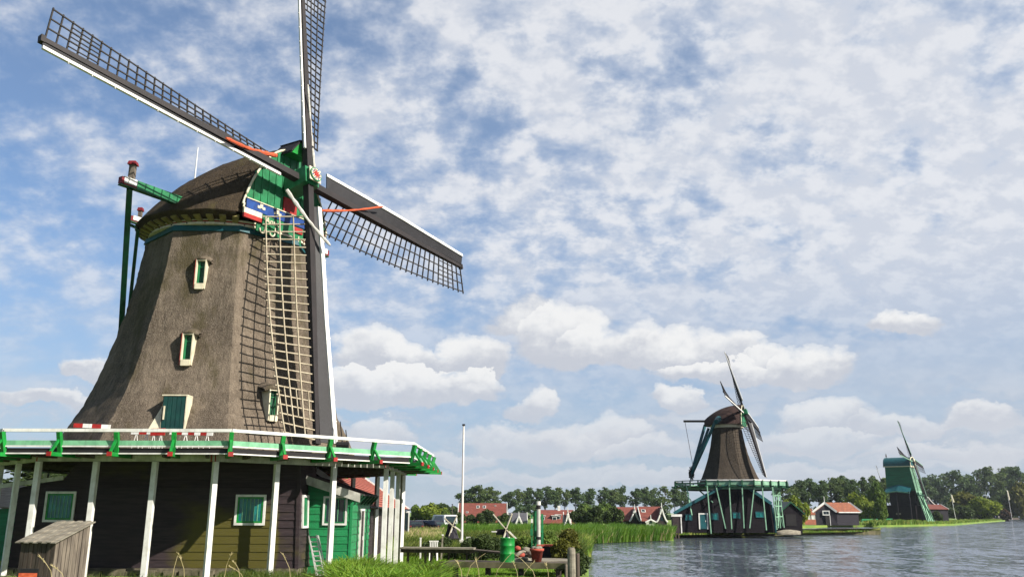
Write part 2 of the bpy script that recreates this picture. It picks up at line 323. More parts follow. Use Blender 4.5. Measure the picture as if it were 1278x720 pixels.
class MB:
    def __init__(s): s.v = []; s.f = []; s.m = []; s.k = 0
    def mat(s, k): s.k = k; return s
    def add(s, vs, fs):
        b = len(s.v); s.v += [V3(p) for p in vs]
        for f in fs: s.f.append(tuple(b + i for i in f)); s.m.append(s.k)
    def poly(s, pts): s.add(pts, [tuple(range(len(pts)))])
    def box(s, c, sx, sy, sz, ax=None):
        c = V3(c); X, Y, Z = [V3(a) for a in ax] if ax else (Vector((1, 0, 0)), Vector((0, 1, 0)), ZUP)
        vs = [c + X * (sx / 2 * i) + Y * (sy / 2 * j) + Z * (sz / 2 * k) for k in (-1, 1) for j in (-1, 1) for i in (-1, 1)]
        s.add(vs, [(0, 2, 3, 1), (4, 5, 7, 6), (0, 1, 5, 4), (2, 6, 7, 3), (0, 4, 6, 2), (1, 3, 7, 5)])
    def beam(s, p, q, w, h, up=ZUP, w2=None, h2=None):
        p, q = V3(p), V3(q); d = (q - p).normalized(); up = V3(up)
        x = d.cross(up)
        if x.length < 1e-4: x = d.cross(Vector((1, 0, 0)))
        x.normalize(); y = x.cross(d).normalized()
        w2 = w if w2 is None else w2; h2 = h if h2 is None else h2
        vs = [p + x * (w / 2 * i) + y * (h / 2 * j) for j in (-1, 1) for i in (-1, 1)] + [q + x * (w2 / 2 * i) + y * (h2 / 2 * j) for j in (-1, 1) for i in (-1, 1)]
        s.add(vs, [(0, 2, 3, 1), (4, 5, 7, 6), (0, 1, 5, 4), (2, 6, 7, 3), (0, 4, 6, 2), (1, 3, 7, 5)])
    def tube(s, p, q, r0, r1=None, n=8):
        p, q = V3(p), V3(q); r1 = r0 if r1 is None else r1; d = (q - p).normalized()
        x = d.cross(ZUP if abs(d.z) < .95 else Vector((1, 0, 0))).normalized(); y = d.cross(x)
        vs = [c + (x * math.cos(2 * math.pi * i / n) + y * math.sin(2 * math.pi * i / n)) * r for c, r in ((p, r0), (q, r1)) for i in range(n)]
        s.add(vs, [(i, (i + 1) % n, n + (i + 1) % n, n + i) for i in range(n)] + [tuple(range(n - 1, -1, -1)), tuple(range(n, 2 * n))])
    def path(s, pts, r, n=7):
        pts = [V3(p) for p in pts]; rs = r if isinstance(r, (list, tuple)) else [r] * len(pts); vs = []
        for i, p in enumerate(pts):
            d = (pts[min(i + 1, len(pts) - 1)] - pts[max(i - 1, 0)]).normalized()
            x = d.cross(ZUP if abs(d.z) < .95 else Vector((1, 0, 0))).normalized(); y = d.cross(x)
            vs += [p + (x * math.cos(2 * math.pi * j / n) + y * math.sin(2 * math.pi * j / n)) * rs[i] for j in range(n)]
        fs = [(i * n + j, i * n + (j + 1) % n, (i + 1) * n + (j + 1) % n, (i + 1) * n + j) for i in range(len(pts) - 1) for j in range(n)]
        m = len(pts) * n
        s.add(vs, fs + [tuple(range(n - 1, -1, -1)), tuple(range(m - n, m))])
    def prism(s, pts, vec):
        pts = [V3(p) for p in pts]; vec = V3(vec); n = len(pts)
        s.add(pts + [p + vec for p in pts], [tuple(range(n - 1, -1, -1)), tuple(range(n, 2 * n))] + [(i, (i + 1) % n, n + (i + 1) % n, n + i) for i in range(n)])
    def grid(s, rows, close=False):
        n = len(rows[0]); vs = [p for r in rows for p in r]
        s.add(vs, [(i * n + j, i * n + (j + 1) % n, (i + 1) * n + (j + 1) % n, (i + 1) * n + j) for i in range(len(rows) - 1) for j in range(n if close else n - 1)])
    def lathe(s, c, prof, n=16):
        c = V3(c); s.grid([[c + Vector((r * math.cos(2 * math.pi * j / n), r * math.sin(2 * math.pi * j / n), z)) for j in range(n)] for r, z in prof], True)
    def boards(s, p00, p10, p01, p11, out, pitch, lap=.03, jitter=0.0, rng=None):
        """lapped weatherboards on the quad p00-p10 (bottom), p01-p11 (top)"""
        p00, p10, p01, p11, out = map(V3, (p00, p10, p01, p11, out))
        H = ((p01 - p00).length + (p11 - p10).length) / 2; n = max(1, round(H / pitch))
        for i in range(n):
            a, b = i / n, min(1.0, (i + 1.12) / n); l = lap * (1 + (rng.uniform(-jitter, jitter) if rng else 0))
            bl, br = p00.lerp(p01, a), p10.lerp(p11, a); tl, tr = p00.lerp(p01, b), p10.lerp(p11, b)
            s.add([bl + out * l, br + out * l, tr + out * .004, tl + out * .004, bl, br], [(0, 1, 2, 3), (4, 5, 1, 0)])
        s.add([p00, p10, p11, p01], [(0, 1, 2, 3)])
    def build(s, name, mats, parent=None, loc=None, smooth=False, label=None, bevel=0.0):
        base = wloc(parent) if parent is not None else (V3(loc) if loc is not None else Vector((0, 0, 0)))
        me = bpy.data.meshes.new(name); me.from_pydata([tuple(p - base) for p in s.v], [], s.f)
        for mname in (mats if isinstance(mats, (list, tuple)) else [mats]): me.materials.append(MT[mname])
        me.polygons.foreach_set('material_index', s.m)
        if smooth: me.polygons.foreach_set('use_smooth', [True] * len(s.f))
        me.validate(); me.update()
        o = bpy.data.objects.new(name, me); COL.objects.link(o)
        if parent is not None: o.parent = parent
        else: o.location = base
        if label: o['label'] = label
        if bevel:
            bv = o.modifiers.new('bevel', 'BEVEL'); bv.width = bevel; bv.segments = 1; bv.limit_method = 'ANGLE'
        return o


def thing(name, label, cat, loc, group=None):
    o = bpy.data.objects.new(name, None); COL.objects.link(o); o.empty_display_size = .3
    o.location = V3(loc); o['label'] = label; o['category'] = cat
    if group: o['group'] = group
    return o


def tag(o, label, cat, group=None, kind=None):
    if label: o['label'] = label
    if cat: o['category'] = cat
    if group: o['group'] = group
    if kind: o['kind'] = kind
    return o


def np_mesh(name, verts, quads, mat, loc=(0, 0, 0), parent=None, smooth=False):
    me = bpy.data.meshes.new(name); verts = np.asarray(verts, np.float32); quads = np.asarray(quads, np.int32)
    me.vertices.add(len(verts)); me.vertices.foreach_set('co', verts.ravel())
    me.loops.add(quads.size); me.loops.foreach_set('vertex_index', quads.ravel())
    me.polygons.add(len(quads)); me.polygons.foreach_set('loop_start', np.arange(0, quads.size, 4, dtype=np.int32)); me.polygons.foreach_set('loop_total', np.full(len(quads), 4, np.int32))
    me.materials.append(MT[mat]); me.update(calc_edges=True)
    if smooth: me.polygons.foreach_set('use_smooth', np.ones(len(quads), bool))
    o = bpy.data.objects.new(name, me); COL.objects.link(o); o.location = loc
    if parent is not None: o.parent = parent
    return o


def window(parent, c, X, up, out, w, h, frame='white', inner='green', glass='glass_teal', bars=(4, 1), fw=.07, depth=.07, bar_mat='mint', name='window'):
    """c = centre of the opening on the wall"""
    c, X, up, out = V3(c), V3(X).normalized(), V3(up).normalized(), V3(out).normalized()
    ax = (X, out, up)
    def rect(mb, W_, H_, t, d, o0):
        cc = c + out * (o0 + d / 2)
        mb.box(cc + up * (H_ / 2 - t / 2), W_, d, t, ax); mb.box(cc - up * (H_ / 2 - t / 2), W_, d, t, ax)
        mb.box(cc + X * (W_ / 2 - t / 2), t, d, H_ - 2 * t, ax); mb.box(cc - X * (W_ / 2 - t / 2), t, d, H_ - 2 * t, ax)
    a = MB(); rect(a, w, h, fw, depth, 0.0); fo = a.build(name, frame, parent)
    if inner:
        b = MB(); rect(b, w - 2 * fw - .006, h - 2 * fw - .006, fw * .8, depth * .7, 0.0); b.build('inner_frame', inner, fo)
        iw, ih = w - 3.6 * fw, h - 3.6 * fw
    else: iw, ih = w - 2 * fw, h - 2 * fw
    g = MB(); g.box(c + out * (depth * .25), iw - .004, depth * .3, ih - .004, ax); g.build('pane', glass, fo)
    if bars:
        k = MB(); bo = c + out * (depth * .52)
        for i in range(bars[0]): k.box(bo + X * (iw * ((i + 1) / (bars[0] + 1) - .5)), .022, .02, ih, ax)
        for j in range(bars[1]): k.box(bo + out * .012 + up * (ih * ((j + 1) / (bars[1] + 1) - .5)), iw, .02, .022, ax)
        k.build('glazing_bar', bar_mat, fo)
    return fo

# ------------------------------------------------------------------ ground, banks, water
GZ, WZ = -0.30, -0.70


def ground_mat():
    m = bpy.data.materials.new('meadow'); m.use_nodes = True
    t = NT(m.node_tree); b = m.node_tree.nodes['Principled BSDF']
    tc = t.new('ShaderNodeTexCoord').outputs['Object']
    a = t.ramp(t.noise(tc, .18, 6, .6), .38, .62); f = t.noise(tc, 9, 5, .7)
    c = t.mix(a, (.085, .16, .014), (.15, .21, .022)); c = t.mix(t.ramp(f, .45, .75), c, (.05, .085, .012))
    c = t.mix(t.ramp(t.noise(tc, .6, 4), .62, .72), c, (.11, .085, .045))
    t.l.new(c, b.inputs['Base Color']); b.inputs['Roughness'].default_value = .95
    bn = t.new('ShaderNodeBump'); bn.inputs['Strength'].default_value = .8; bn.inputs['Distance'].default_value = .06
    t.l.new(f, bn.inputs['Height']); t.l.new(bn.outputs[0], b.inputs['Normal'])
    return m


MT['ground'] = ground_mat()


def water_mat():
    m = bpy.data.materials.new('river_water'); m.use_nodes = True
    t = NT(m.node_tree); b = m.node_tree.nodes['Principled BSDF']
    tc = t.new('ShaderNodeTexCoord').outputs['Object']
    b.inputs['Base Color'].default_value = (.060, .072, .096, 1); b.inputs['Roughness'].default_value = .12
    b.inputs['IOR'].default_value = 1.33; b.inputs['Specular IOR Level'].default_value = .5
    geo = t.new('ShaderNodeNewGeometry').outputs['Normal']
    def slope(sc, st, amp, det=3):
        n = t.new('ShaderNodeTexNoise'); t.l.new(t.scale(tc, st), n.inputs['Vector']); n.inputs['Scale'].default_value = sc; n.inputs['Detail'].default_value = det; n.inputs['Roughness'].default_value = .6
        v = t.new('ShaderNodeVectorMath', operation='SUBTRACT'); t.l.new(n.outputs['Color'], v.inputs[0]); v.inputs[1].default_value = (.5, .5, .5)
        m_ = t.new('ShaderNodeVectorMath', operation='MULTIPLY'); t.l.new(v.outputs[0], m_.inputs[0]); m_.inputs[1].default_value = (amp * .7, amp, 0); return m_.outputs[0]
    def add(a, b):
        v = t.new('ShaderNodeVectorMath', operation='ADD'); t.l.new(a, v.inputs[0]); t.l.new(b, v.inputs[1]); return v.outputs[0]
    patch = t.ramp(t.noise(t.scale(tc, (1, .35, 1)), .05, 4, .6), .3, .7)
    rip = add(slope(.20, (1.0, .42, 1), .34, 4), add(slope(.85, (1.0, .5, 1), .80, 5), slope(3.6, (1.0, .7, 1), .80)))
    sc_ = t.new('ShaderNodeVectorMath', operation='SCALE'); t.l.new(rip, sc_.inputs[0]); t.l.new(t.math('ADD', .50, t.math('MULTIPLY', patch, .80)), sc_.inputs['Scale'])
    nn = t.new('ShaderNodeVectorMath', operation='NORMALIZE'); t.l.new(add(geo, sc_.outputs[0]), nn.inputs[0]); t.l.new(nn.outputs[0], b.inputs['Normal'])
    return m


MT['water'] = water_mat()
SHORE = [(3.4, -40), (3.2, 10), (3.0, 30), (3.0, 36), (3.6, 42), (5.0, 62), (7.2, 84), (11.5, 89), (17.2, 95), (19.5, 108), (40, 150), (68, 192), (80, 194), (112, 226),
         (150, 286), (206, 372), (215, 420), (300, 520), (420, 640), (900, 1100), (6000, 5200)]
g = MB(); land = [(x, y) for x, y in SHORE] + [(6000, 9000), (-7000, 9000), (-7000, -40)]
g.poly([(x, y, GZ) for x, y in land])
for (x0, y0), (x1, y1) in zip(SHORE, SHORE[1:]): g.add([(x0, y0, GZ), (x0, y0, -1.6), (x1, y1, -1.6), (x1, y1, GZ)], [(0, 1, 2, 3)])
gr = g.build('ground', 'ground'); tag(gr, 'green meadow and bank beside the river', 'ground', kind='structure')
wm = MB(); wm.poly([(-60, -60, WZ), (9000, -60, WZ), (9000, 9000, WZ), (-60, 9000, WZ)])
tag(wm.build('water', 'water'), 'choppy grey blue river water', 'water', kind='structure')

# ------------------------------------------------------------------ the big thatched windmill
AXX, AXY = -13.967, 41.067
WV = Vector((0.85170, -0.52404, 0)); HV = Vector((0.52404, 0.85170, 0))
SU = Vector((-0.53776, -0.83860, 0.08696)); SV = Vector((-0.13039, 0.18463, 0.97412)); SN = Vector((0.83295, -0.51250, 0.20863))
HUB = Vector((-9.81078, 38.51006, 17.43619)); SR = 12.9
PHI_R, PHI_B, PHI_T = -1.97676, -2.00134, -1.95629
ZR, RR, ZB, RB, ZT, RT, ZF, RF = 4.90, 10.68, 3.99, 9.23, 14.50, 3.93, 4.15, 6.55


def oct_(R, phi, k, z): a = phi + math.pi / 4 * k; return Vector((AXX + R * math.cos(a), AXY + R * math.sin(a), z))
def cp(s, q, z): return Vector((AXX, AXY, z)) + WV * s + HV * q


mill = thing('windmill', 'large thatched windmill with a railed gallery on white posts, nearest of the mills', 'windmill', (AXX, AXY, GZ), 'windmills along the river')


def lerp_tab(tab, x):
    for (a, va), (b, vb) in zip(tab, tab[1:]):
        if x <= b: return va + (vb - va) * (x - a) / (b - a)
    return tab[-1][1]


def body_r(s):   # radius of the thatched tower, s = 0 at the top and 1 at the gallery floor
    t = (ZT - (ZT + (ZF - ZT) * s)) / (ZT - 5.49)
    return RT + (6.34 - RT) * t + lerp_tab([(0, 0), (.2, -.26), (.4, -.39), (.6, -.43), (.75, -.40), (.87, -.27), (1, .02), (1.16, .36)], t)



def smooth_oct(R, phi, z, per=14, rnd=.07):
    pts = []
    for k in range(8):
        a, b = oct_(R, phi, k, z), oct_(R, phi, k + 1, z); o, c = oct_(R, phi, k - 1, z), oct_(R, phi, k + 2, z)
        for j in range(per):
            t = j / per; p = a.lerp(b, t)
            e = min(t, 1 - t)
            if e < rnd:                                   # round the corner a little
                pc = Vector((AXX, AXY, z)); p = pc + (p - pc) * (1 - .003 * (1 - e / rnd))
            pts.append(p)
    return pts


mb = MB(); rows = []
NS = 70
for i in range(NS + 1):
    s = i / NS; z = ZT + (ZF - ZT) * s; R = body_r(s); row = []
    for p in smooth_oct(R, PHI_T, z):
        d = Vector((p.x - AXX, p.y - AXY, 0)).normalized()
        row.append(p + d * (.045 * mnoise.noise(p * 1.6) + .035 * mnoise.noise(p * 5.0)))
    rows.append(row)
rows = rows[::-1]
for k in range(8): mb.grid([[r[(k * 14 + j) % 112] for j in range(15)] for r in rows])
body = mb.build('thatched_body', 'thatch', mill, smooth=True)

# windows in the thatch
def body_pt(px, py, face=0):
    s0, s1 = .1, .95
    for _ in range(12):
        s = (s0 + s1) / 2; zz = ZT + (ZF - ZT) * s; R = body_r(s)
        a, b = oct_(R, PHI_T, face, zz), oct_(R, PHI_T, face + 1, zz)
        e = (b - a).normalized(); nr = Vector((e.y, -e.x, 0))
        p = onplane(px, py, a, nr)
        if p.z < zz: s0 = s
        else: s1 = s
    return p, e, nr


def thatch_window(px, py0, py1, wid, face, hood=True):
    p1, e, nr = body_pt(px, py1, face); p0, _, _ = body_pt(px, py0, face)
    h = p0.z - p1.z + .10
    front = p1 + nr * .10; c = front + ZUP * (h / 2)
    ax = (e, nr, ZUP)
    f = MB(); t = .05
    f.box(c - e * (wid / 2 + t / 2) - nr * .30, t, .7, h, ax); f.box(c + e * (wid / 2 + t / 2) - nr * .30, t, .7, h, ax)
    f.box(front - nr * .28 + ZUP * .10, wid, .76, .26, ax); f.box(c + ZUP * (h / 2 - .03) - nr * .30, wid, .7, .06, ax)
    fo = f.build('window', 'cream', mill)
    g_ = MB(); g_.box(c + ZUP * .10 - nr * .16, wid, .05, h - .3, ax); po = g_.build('pane', 'dgreen', fo)
    k = MB(); k.box(c - e * (wid / 2 - .05) + ZUP * .10 - nr * .11, .1, .05, h - .3, ax); k.box(c + e * (wid / 2 - .03) + ZUP * .10 - nr * .11, .06, .05, h - .3, ax)
    k.box(c + ZUP * .26 * h - nr * .115, wid, .04, .05, ax); k.build('inner_frame', 'mgreen', fo)
    r = MB(); r.box(c - e * (wid / 2 + t + .012) - nr * .27, .02, .66, h, ax); r.build('red_edge', 'red', fo) if face == 0 else None
    if hood:
        hd = MB(); rws = []
        for i in range(9):
            v = i / 8 * 2 - 1; rr = []
            for (o, dz) in ((-.75, .42), (-.35, .30), (-.04, .18), (.09, .07), (.10, -.02), (.02, -.06), (-.5, .02)):
                rr.append(c + e * (v * (wid / 2 + .22)) + ZUP * (h / 2 + .02 + dz * .8 * (1.1 - .3 * v * v) - .10 * v * v) + nr * (o - .16 * v * v))
            rws.append(rr)
        hd.grid(rws); hd.build('thatch_hood', 'thatch', mill, smooth=True)
    return fo


thatch_window(249.5, 329, 361, .36, 0)
thatch_window(232.5, 421, 456, .37, 0)
thatch_window(338, 491, 525, .36, 1)
# door of the thatched tower
p1, e, nr = body_pt(217, 529, 0); p0, _, _ = body_pt(217, 498, 0)
front = p1 + nr * .16; h = p0.z - p1.z + .25; front = front - ZUP * .25; h += .05; c = front + ZUP * (h / 2)
d = MB(); d.box(c - nr * .05, .92, .06, h, (e, nr, ZUP))
for i in range(5): d.box(c + e * (-.37 + .185 * i) - nr * .012, .165, .03, h - .06, (e, nr, ZUP))
dr = d.build('door', 'doorgreen', mill)
dh = MB(); dh.box(c - e * .38 + nr * .03, .05, .06, .55, (e, nr, ZUP)); dh.build('handle', 'cream', dr)
d = MB(); d.prism([front - e * .48 + nr * .02, front - e * .95 - nr * .0, front - e * .48 - nr * .55 + ZUP * h], e * .06)
d.box(c + e * .49 - nr * .27, .045, .6, h, (e, nr, ZUP)); d.box(c + ZUP * (h / 2 + .03) - nr * .27, 1.04, .6, .05, (e, nr, ZUP))
d.add([front - e * .48 + nr * .02, front - e * .98 - nr * .02, front - e * .50 - nr * .5 + ZUP * h, front - e * .48 - nr * .02 + ZUP * h], [(0, 1, 2), (0, 2, 3)])
d.build('door_frame', 'cream', mill)

# curb rings under the cap
m_ = MB()
for k in range(8):
    a, b, c2, d2 = oct_(RT + .10, PHI_T, k, ZT - .04), oct_(RT + .10, PHI_T, k + 1, ZT - .04), oct_(RT + .02, PHI_T, k + 1, ZT + .24), oct_(RT + .02, PHI_T, k, ZT + .24)
    m_.add([a, b, c2, d2], [(0, 1, 2, 3)])
    m_.add([oct_(RT - .3, PHI_T, k, ZT + .24), oct_(RT - .3, PHI_T, k + 1, ZT + .24), c2, d2], [(0, 1, 2, 3)]); m_.add([oct_(RT - .3, PHI_T, k, ZT - .04), oct_(RT - .3, PHI_T, k + 1, ZT - .04), b, a], [(3, 2, 1, 0)])
m_.build('curb_band', 'teal', mill)
m_ = MB(); CA = Vector((AXX, AXY, 0))
m_.lathe(CA, [(3.2, ZT + .242), (3.88, ZT + .242), (3.84, ZT + .36), (3.2, ZT + .36)], 48)
m_.mat(1).lathe(CA, [(3.2, ZT + .362), (3.80, ZT + .362), (3.78, ZT + .44), (3.2, ZT + .44)], 48)
m_.mat(0).lathe(CA, [(3.2, ZT + .442), (3.84, ZT + .442), (3.84, ZT + .52), (3.2, ZT + .52)], 48)
m_.mat(2)
for i in range(28):
    a = 2 * math.pi * i / 28; m_.box(CA + Vector((3.865 * math.cos(a), 3.865 * math.sin(a), ZT + .30)), .05, .05, .05)
m_.build('curb_ring', ['cream', 'red', 'black'], mill)

# cap
CR, CZ, CF = 4.50, 15.24, 3.5
def cap_T(s): k = max(0.0, (CF - s) / (CF + CR)); return .596 + 3.36 * (1 - k ** 2.387)
def cap_pt(s, ph, inset=0.0):
    b = math.sqrt(max(CR * CR - s * s, 1e-4)); T = cap_T(s)
    fade = min(1.0, b / 1.5)
    return cp(s, (b - inset) * math.cos(ph), CZ + T * abs(math.sin(ph)) ** 1.93 * fade ** .7 - inset * .3)
mb = MB(); rows = []; nph = 44
for i in range(61):
    s = -CR * .999 + (CF + CR * .999) * (i / 60) ** .9; row = []
    for j in range(nph + 1):
        p = cap_pt(s, math.pi * j / nph)
        row.append(p + Vector((0, 0, 1)) * (.05 * mnoise.noise(p * 1.2) + .03 * mnoise.noise(p * 4)))
    rows.append(row)
mb.grid(rows)
# thick underside of the thatch
for sd_ in (0, nph):
    o1 = [r[sd_] for r in rows]; o2 = [CA + (p - CA - ZUP * p.z) * .985 + ZUP * (p.z - .10) for p in o1]; o3 = [CA + (p - CA - ZUP * p.z) * .85 + ZUP * 14.98 for p in o1]
    mb.grid([o1, o2, o3])
front_row = rows[-1]; mb.poly([p - WV * .02 for p in front_row])
cap = mb.build('cap', 'thatch_cap', mill, smooth=True)
for i in range(46):
    m_ = MB(); a = 2 * math.pi * i / 46; r_ = Vector((math.cos(a), math.sin(a), 0)); 
    if r_.dot(WV) > .80: continue
    m_.beam(CA + r_ * 3.7 + ZUP * (ZT + .42), CA + r_ * 4.24 + ZUP * (ZT + .60), .24, .16, w2=.30)
    m_.build('cap_rafter', 'olivecream', mill)

# green boarded front of the cap
G0 = CF + .12
def gp(q, z, o=0.0): return cp(G0 + o, q, z)
prof = []
bq = math.sqrt(CR * CR - CF * CF)
for j in range(nph + 1):
    ph = math.pi * j / nph; prof.append((bq * .93 * math.cos(ph), CZ + .35 + (cap_T(CF) - .45) * math.sin(ph) ** 1.7))
m_ = MB(); m_.prism([gp(q_, z_) for q_, z_ in prof], WV * .10)
for i in range(-5, 6):                       # vertical cover strips on the boards
    q_ = i * .42; zt = max(z_ for qq, z_ in prof if abs(qq - q_) < .3) - .18
    if zt > CZ + .6: m_.beam(gp(q_, CZ + .45, .12), gp(q_, zt, .12), .05, .05, WV)
gb = m_.build('gable', 'mgreen', mill)
m_ = MB(); m_.path([gp(q_ * 1.02, z_, .12) for q_, z_ in prof], .055, 6)
for sg in (-1, 1): m_.path([gp(sg * 2.62, CZ + .40, .14), gp(sg * 2.66, CZ + .22, .14), gp(sg * 2.52, CZ + .12, .14), gp(sg * 2.38, CZ + .24, .14)], .05, 6)
m_.build('gable_trim', 'cream', gb)
m_ = MB(); m_.prism([gp(-.55, 18.75, -.5), gp(.55, 18.75, -.5), gp(.12, 19.45, -.5), gp(-.12, 19.45, -.5)], WV * 1.25); hood = m_.build('gable_hood', 'green', gb)
m_ = MB(); m_.beam(gp(-.62, 18.80, .12), gp(-.03, 19.53, .12), 1.35, .06, Vector((0, 0, 1)).cross(WV)); m_.beam(cp(G0 - .55, -.66, 18.72), cp(G0 + .8, -.66, 18.72), .05, .05)
m_.box(gp(.0, 19.5, .12), 1.35, .30, .05, (WV, HV, ZUP)); m_.build('hood_ridge', 'black', gb)
# the painted beard board below the shaft
m_ = MB()
m_.box(gp(-1.15, CZ + .38, .22), .10, 2.9, .46, (WV, HV, ZUP))
m_.mat(1).box(gp(-2.20, CZ + .02, .24), .10, 1.05, .24, (WV, HV, ZUP)); m_.mat(2).box(gp(-2.20, CZ - .20, .24), .10, 1.05, .20, (WV, HV, ZUP))
m_.mat(0).box(gp(1.15, CZ + .38, .22), .10, 2.3, .42, (WV, HV, ZUP))
m_.mat(3).box(gp(-.30, CZ - .12, .20), .08, 2.6, .50, (WV, HV, ZUP))
m_.mat(1)
for q_ in (-1.75, -.75):
    c = gp(q_, CZ + .42, .285)
    for a in range(3): m_.box(c + HV * (.14 * (a - 1)) + ZUP * (.05 if a == 1 else -.03), .02, .17, .12 + .07 * (a == 1), (WV, HV, ZUP))
m_.mat(2).box(gp(.10, CZ + 1.0, .16), .06, .85, .85, (WV, HV, ZUP)); m_.box(gp(.62, CZ - .05, .26), .08, .55, .28, (WV, HV, ZUP))
m_.mat(1).box(gp(-1.15, CZ + .63, .25), .12, 2.95, .045, (WV, HV, ZUP)); m_.box(gp(.5, CZ + .63, .25), .12, .9, .045, (WV, HV, ZUP))
bd = m_.build('beard_board', ['blue', 'cream', 'red', 'mgreen'], gb)
def text_obj(txt, name, size, mat, pos, X, Y, parent, depth=.012):
    cu = bpy.data.curves.new(name, 'FONT'); cu.body = txt; cu.size = size; cu.extrude = depth; cu.align_x = 'CENTER'; cu.align_y = 'CENTER'; cu.shear = .15
    X, Y = V3(X).normalized(), V3(Y).normalized(); Z = X.cross(Y)
    tmp = bpy.data.objects.new(name, cu); COL.objects.link(tmp); bpy.context.view_layer.update()
    me = bpy.data.meshes.new_from_object(tmp.evaluated_get(bpy.context.evaluated_depsgraph_get())); bpy.data.objects.remove(tmp)
    me.materials.clear(); me.materials.append(MT[mat]); o = bpy.data.objects.new(name, me); COL.objects.link(o)
    o.parent = parent; b = wloc(parent); p = V3(pos) - b
    o.matrix_local = Matrix(((X.x, Y.x, Z.x, p.x), (X.y, Y.y, Z.y, p.y), (X.z, Y.z, Z.z, p.z), (0, 0, 0, 1)))
    return o
text_obj('Anno', 'lettering', .42, 'cream', gp(-1.0, CZ - .10, .27), HV, ZUP, gb)
# scrolled green brackets hanging below the beard
for q_ in (-1.55, -.95, .55):
    m_ = MB(); c = gp(q_, CZ - .55, .24)
    m_.path([c + HV * (.16 * math.cos(t)) + ZUP * (.20 * math.sin(t)) for t in [math.pi * (1.0 + i / 8) for i in range(9)]] + [c + HV * .16 + ZUP * .25], .035, 6)
    m_.build('beard_scroll', 'cream', gb)
m_ = MB(); m_.box(gp(.62, CZ - .52, .20), .07, .55, .6, (WV, HV, ZUP)); m_.box(gp(-.9, CZ - .52, .14), .07, 1.9, .34, (WV, HV, ZUP)); m_.build('beard_apron', 'mgreen', gb)

# cross beams and tail poles
def spruit(s, L, z, L2, sz=.37):
    a, b = cp(s, -L, z), cp(s, L2, z)
    m_ = MB(); m_.beam(a + HV * .75, b - HV * .75, sz * .7, sz)
    m_.mat(1); m_.beam(a + HV * .12 + ZUP * .05, a + HV * .748 + ZUP * .05, sz * .7, sz * .76); m_.beam(b - HV * .12 + ZUP * .05, b - HV * .748 + ZUP * .05, sz * .7, sz * .76)
    m_.mat(2); m_.beam(a, a + HV * .118, sz * .68, sz * .8); m_.beam(b, b - HV * .118, sz * .68, sz * .8); m_.beam(a + HV * .121 - ZUP * sz * .42, a + HV * .748 - ZUP * sz * .42, sz * .69, sz * .15); m_.beam(b - HV * .121 - ZUP * sz * .42, b - HV * .748 - ZUP * sz * .42, sz * .69, sz * .15)
    m_.mat(3); m_.beam(a + HV * .0 - ZUP * (sz / 2 + .02), b - ZUP * (sz / 2 + .02), sz * .72, .05)
    m_.build('cross_beam', ['mgreen', 'white', 'darkred', 'dgreen'], mill)
    return a, b
a1, b1 = spruit(.90, 6.95, 15.86, 5.77); a2, b2 = spruit(-2.28, 4.2, 15.52, 4.2, .29)
TAIL = cp(-7.6, 0, 4.9)
for (pt, hv, up) in ((a1, HV, .85), (b1, -HV, .85), (a2, HV, .5), (b2, -HV, .5)):
    top = pt + hv * .52 + ZUP * up; m_ = MB(); th = .235 if up > .6 else .16
    m_.beam(top - ZUP * .02, pt + hv * .52 + ZUP * .22, th, th); m_.mat(1); m_.beam(pt + hv * .52 - ZUP * .22 - WV * .05, TAIL, th, th * .9)
    m_.mat(2); m_.beam(top, top + ZUP * .16, th * 1.6, th * 1.6, w2=th * 1.25, h2=th * 1.25)
    m_.build('tail_pole', ['oldwood', 'dgreen', 'darkred'], mill)
m_ = MB(); m_.beam(cp(-4.1, 0, 15.3), TAIL - WV * .5, .4, .4); m_.build('tail_beam', 'dgreen', mill)
m_ = MB(); m_.beam(a1.lerp(TAIL, .13) + HV * .45, a2.lerp(TAIL, .03) + HV * .5, .1, .12); m_.build('tail_brace', 'dgreen', mill)
m_ = MB(); m_.tube(a1.lerp(TAIL, .42) + HV * .3, at(124, 528, 43.5), .016); m_.build('tail_rope', 'oldwood_d', mill)
m_ = MB(); rp = cp(-2.6, -.6, 18.0); m_.tube(rp, rp + ZUP * 2.55, .05, .03, 6); m_.build('lightning_rod', 'carwhite', mill)

# windshaft head
m_ = MB(); sx = SU.cross(SN).normalized()
def hub(o, a=0, b=0): return HUB + SN * (o - .10) + SU * a + SV * b
m_.beam(hub(-1.3), hub(.62), .62, .62, SV); m_.beam(hub(-.95), hub(.45), .86, .86, SV); m_.mat(1); m_.beam(hub(.621), hub(.66), .72, .72, SV)
m_.mat(0); m_.tube(hub(.661), hub(.72), .36, .36, 20); m_.mat(1); m_.tube(hub(.721), hub(.74), .31, .31, 20)
m_.mat(2)
for i in range(8):
    a = math.pi / 4 * i; dr_ = SU * math.cos(a) + SV * math.sin(a); m_.beam(hub(.75) + dr_ * .05, hub(.75) + dr_ * .25, .10, .02, SN, w2=.03)
m_.tube(hub(.742), hub(.77), .11, .11, 12); m_.mat(3); 
for i in range(8):
    a = math.pi / 4 * (i + .5); dr_ = SU * math.cos(a) + SV * math.sin(a); m_.beam(hub(.748) + dr_ * .20, hub(.748) + dr_ * .30, .05, .012, SN)
m_.build('windshaft_head', ['mgreen', 'cream', 'red', 'blue'], mill)


# sails: local x along the arm, y towards the leading (boarded) edge, z towards the wind
def twist(t): return math.radians(-43 + 49 * min(1, max(0, (t - 2.5) / (SR - 2.5))) ** 1.15)
def sailp(t, y, lift=0.0):
    a = twist(t); return Vector((t, y * math.cos(a), -y * math.sin(a) + lift))


